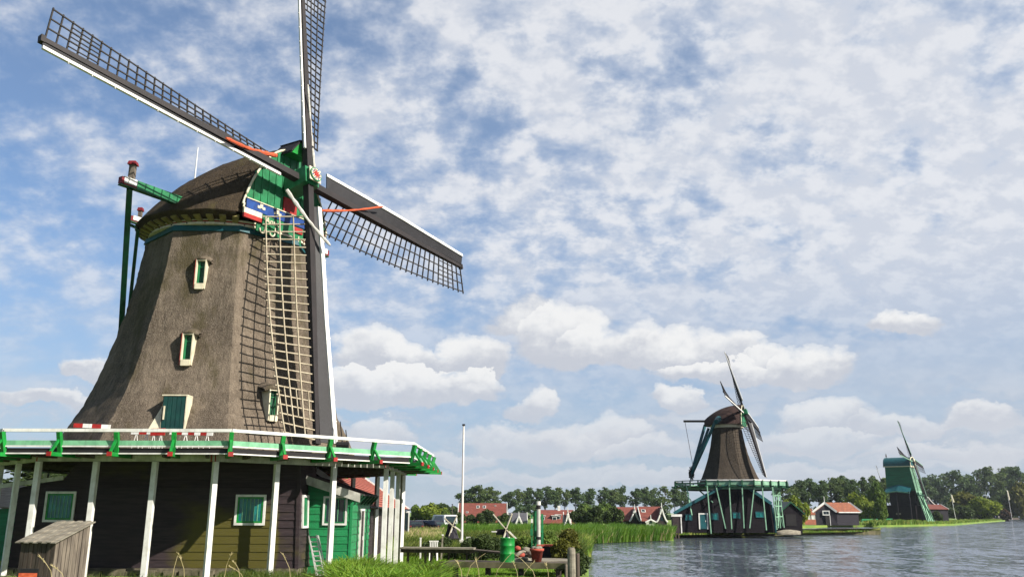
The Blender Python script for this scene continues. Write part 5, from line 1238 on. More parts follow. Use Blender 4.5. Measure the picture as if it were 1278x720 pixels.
# splayed posts
def px_is_front(px): return px < 960
for (x0, y0, x1, y1, Y0, Y1) in ((882.5, 606, 887.5, 664, 103.0, 102.5), (893.5, 606, 905.5, 657.5, 103.2, 103.2), (910, 605, 913.2, 658, 103, 103), (926, 605, 928.5, 657, 103, 103), (941.5, 605, 935.5, 657, 103.2, 103.2), (951, 605, 956.5, 659.5, 103.2, 102.8),
                               (963.5, 605, 969.5, 659, 104, 103.5), (966.5, 605, 971.5, 657, 106, 105.5), (969, 605, 974, 657, 108, 107.5), (972, 605, 978.5, 656.5, 110, 109.5), (857, 607, 858, 641, 106, 106), (867.5, 607, 868, 626, 113, 113)):
    a, b = at(x1, y1, Y1), at(x0, y0, Y0); m_ = MB(); a = Vector((a.x, min(a.y, 103.4) if px_is_front(x1) else a.y, max(GZ + .12, a.z - .15))); m_.beam(a, b, .12, .12, (0, 1, 0)); m_.build('support_post', 'mint_far', mill2)
m_ = MB()
for f_ in (.25, .5, .75):
    a, b = at(964 + 6 * f_, 605 + 53 * f_, 104), at(972 + 6 * f_, 605 + 52 * f_, 110); m_.beam(a, b, .12, .12)
m_.beam(at(964, 606, 104), at(977, 656, 109.5), .1, .1, (0, 1, 0)); m_.beam(at(972, 606, 110), at(971, 656, 104), .1, .1, (0, 1, 0)); m_.build('post_brace', 'mint_far', mill2)
# tail poles
tb2 = at(861.5, 596, 111); 
for (px_, py_, Y_) in ((880, 530, 113), (884.5, 534, 110), (895, 521, 107)):
    a = at(px_, py_, Y_); m_ = MB(); m_.beam(a, tb2, .28, .28); m_.build('tail_pole', 'teal', mill2)
m_ = MB(); m_.beam(at(853.5, 525.5, 113), at(884, 525.5, 111), .28, .26); m_.build('cross_beam', 'oldwood_d', mill2)
m_ = MB(); m_.tube(at(897, 522, 107), at(894, 526, 106), .35, .3, 8); m_.build('cross_beam_end', 'teal', mill2)
m_ = MB(); m_.tube(at(855, 527, 113), at(865, 582, 111), .03); m_.build('tail_rope', 'oldwood_d', mill2)
p = at(863, 591, 111); m_ = MB()
for i in range(6):
    a = math.pi * i / 6; dd = Vector((math.cos(a) * .5, math.cos(a) * .7, math.sin(a))) * .95; m_.beam(p - dd, p + dd, .10, .08)
m_.lathe((p.x, p.y, p.z - .3), [(0, 0), (.35, 0), (.35, .6), (0, .6)], 10); m_.build('tail_winch', 'black', mill2)
# barn that carries the second mill
barn2 = thing('mill_barn', 'dark barn with a green edged gable and teal door beneath the second thatched mill', 'barn', (A2.x, 105, GZ))
Y2 = 104.2
pts = [(840.5, 661), (840.5, 641), (878, 620), (897, 610), (912, 600.5), (932, 608.5), (962, 629), (967, 660)]
P2 = [at(x, y, Y2) for x, y in pts]; P2[0].z = P2[-1].z = GZ + .22
m_ = MB(); m_.prism([P2[0], P2[-1], P2[6], P2[5], P2[4], P2[3], P2[2], P2[1]], (1.9, 9, 0))
for i in range(17):
    z = P2[0].z + .28 * (i + 1); xl = P2[0].x if z < P2[1].z else P2[1].x + (z - P2[1].z) / (P2[4].z - P2[1].z) * (P2[4].x - P2[1].x); xr = P2[7].x - (z - P2[7].z) * .12 if z < P2[6].z else P2[6].x - (z - P2[6].z) / (P2[4].z - P2[6].z) * (P2[6].x - P2[4].x)
    m_.box(((xl + xr) / 2, Y2 - .012, z), max(.2, xr - xl - .3), .03, .05)
m_.build('wall', 'barn_black', barn2)
m_ = MB()
for a, b in zip(P2[1:5], P2[2:6]): m_.prism([a + ZUP * .02 + Vector((0, -.25, 0)), b + ZUP * .02 + Vector((0, -.25, 0)), b + ZUP * .14 + Vector((0, -.25, 0)), a + ZUP * .14 + Vector((0, -.25, 0))], (2.0, 9.6, 0))
a, b = P2[5], P2[6]; m_.prism([a + ZUP * .02 + Vector((0, -.25, 0)), b + ZUP * .02 + Vector((0, -.25, 0)), b + ZUP * .14 + Vector((0, -.25, 0)), a + ZUP * .14 + Vector((0, -.25, 0))], (2.0, 9.6, 0))
ro = m_.build('roof', 'barn_black', barn2)
m_ = MB()
for a, b in zip(P2[1:6], P2[2:7]): m_.beam(a + Vector((0, -.3, .08)), b + Vector((0, -.3, .08)), .10, .34)
m_.beam(P2[6] + Vector((0, -.3, 0)), P2[7] + Vector((0, -.3, 0)), .34, .1); m_.build('bargeboard', 'teal', ro)
for (x0, x1, y0, y1) in ((855, 863.5, 641, 649), (888, 896, 640, 648.5), (914.5, 923.5, 639, 646.5), (943, 953, 638, 645.5)):
    a, b = at(x0, y1, Y2), at(x1, y0, Y2); c = (a + b) / 2; window(barn2, (c.x, Y2 - .03, c.z), (1, 0, 0), (0, 0, 1), (0, -1, 0), b.x - a.x, b.z - a.z, frame='teal', inner=None, glass='glass_teal', bars=(1, 1), bar_mat='teal', fw=.1)
a, b = at(872.5, 660, Y2), at(883, 640, Y2); c = (a + b) / 2
m_ = MB(); m_.box((c.x, Y2 - .05, c.z - .05), b.x - a.x - .3, .06, b.z - a.z - .15); dr = m_.build('door', 'teal', barn2)
m_ = MB(); [m_.box((c.x + s_ * ((b.x - a.x) / 2 - .06), Y2 - .06, c.z), .14, .1, b.z - a.z) for s_ in (-1, 1)]; m_.box((c.x, Y2 - .06, b.z - .07), b.x - a.x - .26, .1, .14); m_.build('door_frame', 'white', barn2)
m_ = MB(); m_.box((c.x + .25, Y2 - .1, c.z), .06, .06, .2); m_.build('handle', 'white', dr)
# quay strip in front of it
q0, q1 = gz(822, 665.6, GZ), gz(1037, 662.9, GZ)
bkL, bkR = Vector((16.5, 108, GZ)), Vector((52, 126, GZ))
m_ = MB(); top = [Vector((q0.x, q0.y, GZ + .02)), Vector((q1.x, q1.y, GZ + .02)), Vector((bkR.x, bkR.y, GZ + .40)), Vector((bkL.x, bkL.y, GZ + .40))]
m_.poly(top); m_.mat(1)
for a, b in ((top[0], top[1]), (top[1], top[2]), (top[3], top[0])): m_.prism([a, b, b - ZUP * 1.2, a - ZUP * 1.2], (0, .12, 0))
m_.mat(0); m_.beam(top[0] - ZUP * .06 + Vector((0, -.06, 0)), top[1] - ZUP * .10 + Vector((0, -.06, 0)), .16, .36); m_.beam(top[1] - ZUP * .06, top[2] - ZUP * .06, .16, .24)
tag(m_.build('grass_quay', ['quaygrass', 'mossplank']), 'grass topped timber quay below the second windmill', 'quay', kind='structure')
# small dark hut on posts and shed
a, b = at(840.3, 665, 100.5), at(849.5, 641.5, 100.5); hu = thing('landing_hut', 'narrow black hut with a white top board at the left end of the quay', 'hut', ((a.x + b.x) / 2, 100.5, GZ))
m_ = MB(); m_.box(((a.x + b.x) / 2, 101, (a.z + b.z) / 2), b.x - a.x, .8, b.z - a.z); m_.build('body', 'tar2', hu)
m_ = MB(); m_.box(((a.x + b.x) / 2, 100.55, b.z - .12), b.x - a.x + .3, .06, .26); m_.box((b.x + .03, 100.55, (a.z + b.z) / 2 - .15), .12, .06, b.z - a.z - .3); m_.build('white_board', 'white', hu)
m_ = MB(); [m_.box((x, 100.6, (a.z + WZ - .5) / 2), .14, .14, a.z - WZ + .5) for x in (a.x + .3, b.x - .3)]; m_.build('leg', 'oldwood_d', hu)
P3 = [at(x, y, 111) for x, y in ((977.5, 657), (1001, 655), (1001, 641), (986.5, 628.5), (975, 640))]
shd_ = thing('shed', 'dark shed with a green edged gable right of the second windmill', 'shed', (P3[0].x, 111, GZ)); P3[0].z = P3[1].z = GZ
m_ = MB(); m_.prism(P3, (.5, 6, 0)); m_.build('wall', 'barn_black', shd_)
m_ = MB(); m_.prism([P3[2] + Vector((.3, -.2, -.1)), P3[3] + Vector((0, -.2, .1)), P3[3] + Vector((0, -.2, .3)), P3[2] + Vector((.3, -.2, .1))], (.5, 6.4, 0)); m_.prism([P3[4] + Vector((-.3, -.2, -.1)), P3[3] + Vector((0, -.2, .1)), P3[3] + Vector((0, -.2, .3)), P3[4] + Vector((-.3, -.2, .1))], (.5, 6.4, 0)); m_.build('roof', 'dgreen', shd_)
a, b = at(981, 656, 111), at(993, 641.5, 111); m_ = MB(); m_.box(((a.x + b.x) / 2, 110.96, (a.z + b.z) / 2), b.x - a.x, .06, b.z - a.z); m_.build('door', 'black', shd_)
for (px_, py_, lb) in ((975.5, 657.5, 'pale upturned rowing boat on the quay by the dark shed'),):
    p = at(984, 657.5, 105); m_ = MB(); rows = []
    for i in range(11):
        t = i / 10 * 2 - 1; wdt = .55 * max(0.0, 1 - t * t) ** .6 + .02; rows.append([Vector((p.x + t * 1.5, p.y + t * .3 + wdt * math.cos(math.pi * j / 8), GZ + .03 + .55 * math.sin(math.pi * j / 8) * (1 - .35 * t * t))) for j in range(9)])
    m_.grid(rows); tag(m_.build('rowing_boat', 'plank', None, p, smooth=True), lb, 'boat')

# ------------------------------------------------------------------ third windmill: green boarded post mill on its shed
H3 = Vector((114.186, 250, 16.807)); n3 = Vector((.77118, -.57892, .26484)); u3 = Vector((-.62458, -.76854, .13873)); v3 = Vector((-.12323, .27240, .95426))
w3 = Vector((n3.x, n3.y, 0)).normalized(); h3 = Vector((-w3.y, w3.x, 0))
C3 = Vector((H3.x, H3.y, 0)) - w3 * 5.0
def c3(s, q, z): return C3 + w3 * s + h3 * q + ZUP * z
mill3 = thing('windmill', 'green boarded windmill with a teal rounded cap over an open workshop', 'windmill', (C3.x, C3.y, GZ), 'windmills along the river')
zT, zM, zL = at(1120, 582, 250).z, at(1120, 612, 250).z, at(1120, 643, 250).z
SB, SF = -1.9, 4.6
m_ = MB(); t_ = [c3(SB, -2.6, zT), c3(SF, -2.6, zT), c3(SF, 2.6, zT), c3(SB, 2.6, zT)]; b_ = [c3(SB - .1, -2.8, zM), c3(5.6, -2.8, zM), c3(5.6, 2.8, zM), c3(SB - .1, 2.8, zM)]
m_.add(t_ + b_, [(0, 3, 2, 1), (4, 5, 6, 7)] + [(i, (i + 1) % 4, 4 + (i + 1) % 4, 4 + i) for i in range(4)])
for i in range(14):
    f_ = (i + .5) / 14; z = zM + (zT - zM) * f_; m_.beam(c3(SB - .05, -2.83 + .2 * f_, z), c3(5.55 - 1.0 * f_, -2.83 + .2 * f_, z), .05, .06)
m_.build('body', 'millgreen', mill3)
m_ = MB(); lw = [c3(5.72, -3.2, zM), c3(5.72, 3.4, zM), c3(8.0, 5.0, GZ + .4), c3(8.0, -4.2, GZ + .4)]; up_ = [c3(SF + .02, -2.65, zT), c3(SF + .02, 2.7, zT), c3(5.72, 3.4, zM), c3(5.72, -3.2, zM)]
m_.prism(up_, w3 * .1); m_.prism(lw, w3 * .1)
for i in range(18):
    f_ = (i + .5) / 18; z = zT + (zM - zT) * f_; s_ = SF + 1.1 * f_ + .16; m_.beam(c3(s_, -2.6 - .5 * f_, z), c3(s_, 2.6 + .6 * f_, z), .05, .05)
for q_ in (-2, -1, 0, 1, 2): m_.beam(c3(SF + .15, q_, zT), c3(5.86, q_ * 1.2, zM), .06, .06, w3)
m_.build('storm_front', 'mint_far', mill3)  # mint puts the sunlight on this side into the colour of green boards
m_ = MB()
for s_ in (-1, 1): m_.beam(c3(6.1, s_ * 2.6, zM - .5), c3(8.2, -s_ * 3.6, GZ + .8), .16, .2)
for q_ in (-3.6, -1.2, 1.2, 3.6): m_.beam(c3(6.0, q_ * .85, zM - .5), c3(8.2, q_, GZ + .5), .14, .14, w3)
m_.beam(c3(6.2, -4.0, zM - 1.2), c3(6.2, 4.6, zM - 1.2), .6, .25); m_.build('front_brace', 'dgreen', mill3)
zc0 = zT + .05; zc1 = at(1120, 570, 250).z; m_ = MB(); rows = []
for i in range(13):
    s_ = SB - .35 + (SF - SB + .7) * i / 12; rows.append([c3(s_, 3.0 * math.cos(math.pi * j / 14), zc0 + (zc1 - zc0) * (1 - .05 * (i / 12 - .5) ** 2) * abs(math.sin(math.pi * j / 14)) ** .72) for j in range(15)])
m_.grid(rows); m_.poly(rows[0][::-1]); m_.poly(rows[-1]); m_.grid([[r[0] for r in rows], [r[14] for r in rows]]); m_.build('cap', 'teal', mill3)
m_ = MB(); m_.beam(c3(SB - .4, -2.95, zT + .02), c3(SF + .4, -2.95, zT + .02), .25, .28); m_.beam(c3(SF + .42, -3.0, zT + .02), c3(SF + .42, 3.0, zT + .02), .12, .4); m_.path([p + w3 * .12 for p in rows[-1]], .14, 5); m_.build('cap_trim', 'cream', mill3)
m_ = MB(); p = c3(SB, 0, zc1); m_.tube(p, p + ZUP * 1.2, .16, .1); m_.mat(1); m_.tube(p + ZUP * .45, p + ZUP * .7, .2, .2); m_.build('finial', ['cream', 'red'], mill3)
m_ = MB(); m_.beam(H3 - n3 * 2.0, H3 + n3 * .6, .8, .8, v3); m_.build('windshaft_head', 'cream', mill3)
four_sails(mill3, H3, n3, u3, v3, 11.95, 'sailwood', 'mint_far', 'bars_dark', 1.25)
m_ = MB()                                                       # canopy roof and open workshop below
r_ = [c3(SB, -2.85, zM + .9), c3(4.6, -2.85, zM + .9)]; e_ = [c3(SB - .5, -5.4, zM - .7), c3(4.6, -5.4, zM - .7)]
mid_t, mid_e = r_[0].lerp(r_[1], .5) + ZUP * .8, e_[0].lerp(e_[1], .5) + ZUP * .45
m_.add([r_[0], mid_t, r_[1], e_[1], mid_e, e_[0]], [(0, 1, 4, 5), (1, 2, 3, 4)]); m_.add([p - ZUP * .2 for p in [r_[0], mid_t, r_[1], e_[1], mid_e, e_[0]]], [(0, 5, 4, 1), (1, 4, 3, 2)]); m_.build('canopy', 'teal', mill3)
m_ = MB(); m_.beam(e_[0], mid_e, .1, .25); m_.beam(mid_e, e_[1], .1, .25); m_.build('canopy_trim', 'mint_far', mill3)
for (s_, q_) in ((SB, -5.2), (1, -5.2), (4.4, -5.2), (SB, 2.6), (5.4, -2.6), (5.4, 2.6)): m_ = MB(); m_.beam(c3(s_, q_, GZ), c3(s_, q_, zM - .3), .3, .3, w3); m_.build('support_post', 'tar_blue', mill3)
m_ = MB(); m_.box(c3((SB + 5.6) / 2, -1.6, (zM - 4.0 + GZ) / 2), 5.7 - SB, 6.6, zM - 4.0 - GZ, (w3, h3, ZUP)); m_.mat(1); m_.box(c3((SB + 5.4) / 2, .6, zM - 2.0), 5.2 - SB, 3.6, 3.9, (w3, h3, ZUP)); m_.mat(2); m_.box(c3(1.0, -4.95, GZ + 2.4), 1.3, .06, .5, (w3, h3, ZUP)); m_.build('workshop', ['barn_black', 'black', 'plank'], mill3)  # solid black box stands in for the shade inside the open workshop
# low green fence along the bank and white posts
fn = thing('bank_fence', 'long low green fence on the grassy bank below the green windmill', 'fence', (95, 225, GZ))
fp_ = [gz(1076, 653.5, GZ), gz(1130, 651.3, GZ), gz(1178, 648.6, GZ)]
for a, b in zip(fp_, fp_[1:]):
    m_ = MB(); m_.beam(a + ZUP * 1.0, b + ZUP * 1.0, .12, .35); m_.build('rail', 'mgreen', fn)
    for i in range(6): q_ = a.lerp(b, i / 6); m_ = MB(); m_.box(q_ + ZUP * .45, .2, .2, .95); m_.build('post', 'mgreen', fn)
for i, (px_, nm) in enumerate(((1170, 'left one of the three white bollards on the bank right of the green windmill'), (1173, 'middle one of the three white bollards on the bank right of the green windmill'), (1178.5, 'right one of the three white bollards on the bank right of the green windmill'))):
    p = gz(px_, 648.9, GZ); m_ = MB(); m_.lathe(p, [(0, 0), (.42, 0), (.45, 1.2), (.3, 1.5), (0, 1.55)], 10); tag(m_.build('bollard', 'white', None, p, smooth=True), nm, 'bollard', 'white bollards on the bank')

# far mill of which only the upper sail shows
n4 = n3; H4 = at(1101.5, 606, 420); C4 = Vector((H4.x, H4.y, 0)) - w3 * 2.4
mill4 = thing('windmill', 'distant windmill with one dark sail tip above the trees left of the green mill', 'windmill', (C4.x, C4.y, GZ), 'windmills along the river')
thatch_mill(mill4, C4, H4, n4, u3, v3, w3, h3, 10.0, GZ + 4, 0, H4.z - 1.6, 4.0, 2.0, 2.3, 2.3, 0, GZ)

# ------------------------------------------------------------------ trees and bushes
NPR = np.random.default_rng(11)


def leaf_quads(cen, size, rng, flat=.5):
    n = len(cen); a = rng.normal(size=(n, 3)); a[:, 2] += flat; a /= np.linalg.norm(a, axis=1, keepdims=True)
    b = np.cross(a, rng.normal(size=(n, 3))); b /= np.linalg.norm(b, axis=1, keepdims=True); c = np.cross(a, b)
    s = size * rng.uniform(.6, 1.3, (n, 1)); b = b * s; c = c * s * .6
    v = np.stack([cen - b - c * .3, cen - c, cen + b + c * .2, cen + c], 1).reshape(-1, 3)
    return v, np.arange(4 * n).reshape(n, 4)


def lobes_points(lobes, per, rng):
    out = []
    for (c, r) in lobes:
        n = int(per * r[0] * r[2]); d = rng.normal(size=(n, 3)); d /= np.linalg.norm(d, axis=1, keepdims=True)
        out.append(np.array(c) + d * np.array(r) * (rng.uniform(.25, 1.0, (n, 1)) ** .45))
    return np.concatenate(out)


def tall_tree_mesh(seed, h, mat, lean=.08, wide=.34, per=46, size=.46, clear=.30):
    """wind-bent roadside tree: bare lower trunk, limbs, loose lobes of leaves"""
    rng = np.random.default_rng(seed); m_ = MB()
    bend = lambda z: Vector((lean * h * (z / h) ** 2, .03 * h * math.sin(z), z))
    m_.path([bend(h * i / 7 * .93) for i in range(8)], [h * .020 * (1 - i / 9) for i in range(8)], 6)
    lobes = []
    nl = 15
    for i in range(nl):
        z = h * (clear + (1 - clear) * (i + .5) / nl); a = rng.uniform(0, 6.28); k = math.sin(math.pi * (.16 + .80 * (i + .5) / nl)); r = h * wide * k * rng.uniform(.35, 1.0)
        p = bend(z); e = p + Vector((math.cos(a) * r, math.sin(a) * r, h * .05)); st = bend(max(h * .2, z - h * .14))
        m_.path([st, st.lerp(e, .5) + Vector((0, 0, h * .015)), e], [h * .008, h * .006, h * .003], 5)
        rr = h * rng.uniform(.045, .125) * (.7 + .5 * k); lobes.append(((e.x, e.y, e.z + rr * .2), (rr * 1.25, rr * 1.25, rr * .8)))
        if rng.random() < .6: a2 = a + rng.uniform(.6, 1.5); rr *= .7; lobes.append(((p.x + math.cos(a2) * r * .6, p.y + math.sin(a2) * r * .6, p.z - h * .03), (rr, rr, rr * .8)))
    tp = bend(h * .93); lobes.append(((tp.x, tp.y, h * .94), (h * .09, h * .09, h * .07)))
    return m_, leaf_quads(lobes_points(lobes, per, rng), size, rng)


def bush_mesh(seed, w_, h, per, size, n=9, up=.5):
    rng = np.random.default_rng(seed); m_ = MB(); lobes = []
    for i in range(n):
        a = rng.uniform(0, 6.28); r = w_ * .5 * rng.uniform(.1, .72); z = h * rng.uniform(.2, .78) * (1 - .4 * r / (w_ * .5)); rr = w_ * rng.uniform(.14, .24)
        lobes.append(((math.cos(a) * r, math.sin(a) * r, max(z, rr * .4)), (rr, rr, min(rr * .9, h * .3))))
        m_.path([Vector((0, 0, 0)), Vector((math.cos(a) * r * .5, math.sin(a) * r * .5, z * .6)), Vector((math.cos(a) * r, math.sin(a) * r, z))], [w_ * .018, w_ * .012, w_ * .006], 5)
    return m_, leaf_quads(lobes_points(lobes, per, rng), size, rng)


PROTO = {}
def plant(kind, key, builder, mat, label, cat, pos, scale, rot, group):
    k = (key, mat)
    if k not in PROTO:
        m_, (v, q_) = builder(); PROTO[k] = (m_, v, q_)
        t = m_.build('trunk', 'bark', None); c = np_mesh('crown', v, q_, mat); bpy.context.view_layer.update()
        PROTO[k] = (t, c); first = True
        root = thing(kind, label, cat, pos, group); t.parent = root; c.parent = root
    else:
        t0, c0 = PROTO[k]; root = thing(kind, label, cat, pos, group)
        t = t0.copy(); c = c0.copy(); COL.objects.link(t); COL.objects.link(c); t.parent = root; c.parent = root
    root.scale = scale if isinstance(scale, tuple) else (scale,) * 3; root.rotation_euler = (0, 0, rot)
    return root


TV = [dict(seed=s, h=14.0, mat='leaf_far', lean=l, wide=w_ * .92, clear=cl + .10) for s, l, w_, cl in ((1, .10, .30, .30), (2, .06, .34, .26), (3, .13, .28, .34), (4, .04, .36, .22), (5, .09, .32, .38), (6, .11, .26, .30), (7, .05, .40, .16), (8, .12, .24, .36))]
def far_tree(i, px, ytop, Y, label, group, mat='leaf_far', var=None, wid=1.0, zb=GZ):
    mat = mat if mat != 'leaf_far' else ('leaf_far', 'leaf_far', 'leaf_far2')[(i * 7 // 3) % 3]; wid *= random.Random(i * 5 + 2).uniform(.85, 1.35)
    k = TV[(i * 5 + i // 4) % 8 if var is None else var]; top = at(px, ytop, Y); h = top.z - zb; s = h / 14.0
    return plant('tree', ('t', k['seed']), lambda: tall_tree_mesh(k['seed'], 14.0, mat, k['lean'], k['wide'], clear=k['clear']), mat, label, 'tree', (top.x, Y, zb), (s * wid, s * wid, s), random.Random(i * 3 + 1).uniform(-.5, .5), group)


ORD = ['first', 'second', 'third', 'fourth', 'fifth', 'sixth', 'seventh', 'eighth', 'ninth', 'tenth', 'eleventh', 'twelfth', 'thirteenth', 'fourteenth', 'fifteenth', 'sixteenth', 'seventeenth', 'eighteenth']
gA = 'tall trees behind the red roofed houses'
for i, (px, yt, Y, wd) in enumerate(((586, 612, 300, 1.25), (598, 609, 296, 1.3), (610, 611, 300, 1.25))):
    far_tree(i + 40, px, yt, Y, ('leftmost tree', 'middle and tallest tree', 'rightmost tree')[i] + ' of the dense clump above the long red roof', 'clump of trees above the long red roof', var=(1, 3, 3)[i], wid=wd)
for i, (px, yt) in enumerate(((633, 616), (644, 613), (656, 611), (667, 612), (680, 610), (692, 611), (704, 613), (717, 611.5), (733, 612), (750, 610.5), (762, 613), (776, 609.5), (790, 612), (803, 611), (815, 612), (828, 609), (841, 611), (853, 614))):
    far_tree(i, px, yt, 330 + 14 * (i % 3), 'tall loose crowned tree behind the red roofs, %s right of the long red house' % ORD[i], gA, wid=1.0)
gB = 'tall trees right of the second windmill'
for i, (px, yt) in enumerate(((980, 606), (992, 603), (1006, 601), (1021, 603), (1034, 600), (1047, 598), (1060, 602), (1073, 599), (1086, 598), (1099, 600), (1112, 603))):
    far_tree(i + 60, px, yt, 300 + 12 * (i % 3), 'tall tree between the second thatched windmill and the green one, %s from the left' % ORD[i], gB, wid=.92)
gC = 'tall trees right of the green windmill'
for i, (px, yt) in enumerate(((1150, 600), (1163, 597), (1177, 594), (1193, 592), (1205, 597), (1219, 590), (1232, 588), (1246, 589), (1258, 586), (1270, 588), (1283, 586))):
    far_tree(i + 80, px, yt, 520 + 16 * (i % 3), 'tall wind bent tree beyond the quay, %s to the right of the green windmill' % ORD[i], gC, wid=.95)

BV = {'a': lambda: bush_mesh(21, 6.0, 5.0, 190, .34, 12), 'b': lambda: bush_mesh(22, 6.0, 5.0, 190, .34, 14), 'c': lambda: bush_mesh(23, 6.0, 5.0, 190, .34, 11)}
def bush(var, px, ytop, wpx, Y, mat, label, group=None, name='bush', cat='bush', zb=GZ):
    top = at(px, ytop, Y); sx_ = wpx / FPX * Y / 6.0 * 1.22; sz = (top.z - zb) / 4.1
    return plant(name, ('b', var), BV[var], mat, label, cat, (top.x, Y, zb), (sx_, sx_, sz), random.Random(int(px * 7)).uniform(0, 6), group)
g1 = 'round bushes in front of the red roofed houses'
for i, (v_, px, yt, w_, Y, mt, lb) in enumerate((
    ('a', 588, 643, 17, 160, 'leaf_dark', 'small dark round bush below the left part of the long red roof'), ('b', 607, 637.5, 22, 158, 'leaf_dark', 'larger round bush in front of the middle of the long red roof'), ('c', 628, 641.5, 17, 158, 'leaf_dark', 'round bush in front of the right end of the long red roof'),
    ('b', 723, 636, 20, 150, 'leaf_dark', 'dark bush directly right of the narrow green gable house'), ('a', 742, 634, 26, 148, 'leaf_dark', 'broad dark bush midway between the green gable and the bell gables'), ('c', 764, 634, 24, 150, 'leaf_dark', 'dark bush touching the house with the left bell gable'),
    ('c', 731, 630, 26, 210, 'leaf_mid', 'taller mid green bush rising behind the dark bushes right of the green gable'), ('a', 753, 629, 28, 210, 'leaf_mid', 'taller mid green bush rising behind the broad dark bush'),
    ('a', 521, 632, 20, 170, 'leaf_mid', 'mid green bushy tree behind the parked cars next to the barn'), ('b', 539, 630.5, 30, 168, 'leaf_light', 'light green bushy tree behind the middle of the parked cars'), ('c', 557, 637, 20, 164, 'leaf_mid', 'mid green bushy tree behind the white van'),
    ('a', 548, 630, 34, 240, 'leaf_far', 'dark distant bushy tree above the white van'), ('c', 569, 633, 24, 240, 'leaf_far', 'dark distant bushy tree just left of the flagpole'), ('b', 573, 641, 16, 150, 'leaf_dark', 'dark bush between the flagpole and the white van'))):
    bush(v_, px, yt, w_, Y, mt, lb, g1)
g2 = 'bushes along the far bank'
for i, (v_, px, yt, w_, Y, mt, lb) in enumerate((
    ('b', 990, 623, 28, 150, 'leaf_light', 'bright yellow green bushy tree behind the dark shed'), ('a', 1066, 618, 26, 240, 'leaf_light', 'light green tree rising behind the orange roof of the black boathouse'), ('c', 1090, 606, 26, 236, 'leaf_mid', 'large round mid green tree directly left of the green windmill'), ('b', 1077, 622, 22, 232, 'leaf_light', 'light green bush between the black boathouse and the green windmill'), ('a', 1097, 625, 18, 228, 'leaf_mid', 'green bush at the foot of the green windmill'),
    ('a', 1205, 616.5, 42, 350, 'leaf_olive', 'big olive bush at the water right of the red roofed open building'), ('b', 1225, 623, 36, 344, 'leaf_light', 'lower bright green bush spilling towards the quay'), ('c', 1195, 632, 30, 340, 'leaf_dark', 'dark bush at the foot of the big olive bush'),
    ('b', 1257, 618, 36, 440, 'leaf_dark', 'dark olive tree mass behind the quay at the far right'), ('c', 1272, 606, 36, 436, 'leaf_olive', 'olive tree at the right edge of the picture above the quay'), ('a', 1241, 630, 26, 430, 'leaf_dark', 'dark bush on the quay between the olive bush and the right edge'), ('a', 1252, 635, 16, 425, 'leaf_brown', 'reddish brown shrub on the quay behind the moored white boat'), ('a', 1169, 638.5, 14, 256, 'leaf_dark', 'small dark shrub right of the feet of the green windmill'))):
    bush(v_, px, yt, w_, Y, mt, lb, g2)
# scrub that fills the foot of the far rows
def scrub(px0, px1, y0, y1, Y, mat, n, size, seed, zb=GZ, dep=10):
    rng = np.random.default_rng(seed); x0, x1 = at(px0, 640, Y).x, at(px1, 640, Y).x
    X = rng.uniform(x0, x1, n); tops = np.array([at((px0 + px1) / 2, y0 + (y1 - y0) * t, Y).z for t in (0, 1)])
    prof = np.array([mnoise.noise(Vector((x * .09, seed, 0))) for x in X]); H_ = tops[1] + (tops[0] - tops[1]) * np.clip(.45 + prof * 1.5, 0, 1)
    Z = zb + (H_ - zb) * rng.uniform(0, 1, n) ** .7; P = np.stack([X, Y + rng.uniform(0, dep, n), Z], 1)
    v, q_ = leaf_quads(P, size, rng); return v, q_
def scrub_obj(name, mat, label, args):
    V_, Q_ = [], []; b = 0
    for a in args: v, q_ = scrub(*a); V_.append(v); Q_.append(q_ + b); b += len(v)
    return tag(np_mesh(name, np.concatenate(V_), np.concatenate(Q_), mat), label, 'undergrowth', kind='stuff')
scrub_obj('undergrowth', 'leaf_far', 'dark undergrowth below the far rows of trees', ((560, 860, 630, 650, 318, None, 5200, .7, 1), (970, 1160, 622, 648, 296, None, 4200, .7, 2), (1150, 1330, 618, 644, 500, None, 4600, 1.0, 3)))
# greenery far left under the gallery
for i, (px, yt, Y, lb) in enumerate(((35, 588, 75, 'leafy tree seen under the gallery at the far left'), (68, 590, 78, 'leafy tree seen under the gallery left of the first window'))):
    far_tree(i + 100, px, yt, Y, lb, 'trees behind the mill at the far left', 'leaf_dark', 3, 2.0)

# water side bush by the pump
def wb(seed, px, py, Y, w_, h, mat, label):
    p = at(px, py, Y); m_, (v, q_) = bush_mesh(seed, w_, h, 4200, .075, 15); r = thing('bush', label, 'bush', (p.x, Y, GZ - .2), 'bushes at the jetty'); t = m_.build('trunk', 'bark'); t.parent = r; c = np_mesh('crown', v, q_, mat); c.parent = r
wb(31, 706, 690, 36.6, 1.75, 2.3, 'leaf_olive', 'olive green bush growing over the bank between the pump and the mooring post')
wb(32, 720, 690, 36.0, 1.15, 1.75, 'leaf_dark', 'darker bush hanging over the water behind the mooring posts')
wb(33, 689, 690, 44, 2.3, 2.0, 'leaf_mid', 'mid green bush right behind the planter box')
wb(34, 604, 690, 45.5, 2.2, 1.7, 'leaf_dark', 'low dark bush behind the walkway between the flagpole and the green barrel')
wb(35, 652, 690, 45, 1.9, 1.55, 'leaf_mid', 'low mid green bush between the green barrel and the pump')
wb(36, 551, 690, 47, 2.1, 1.6, 'leaf_dark', 'low dark bush just right of the white garden chair')



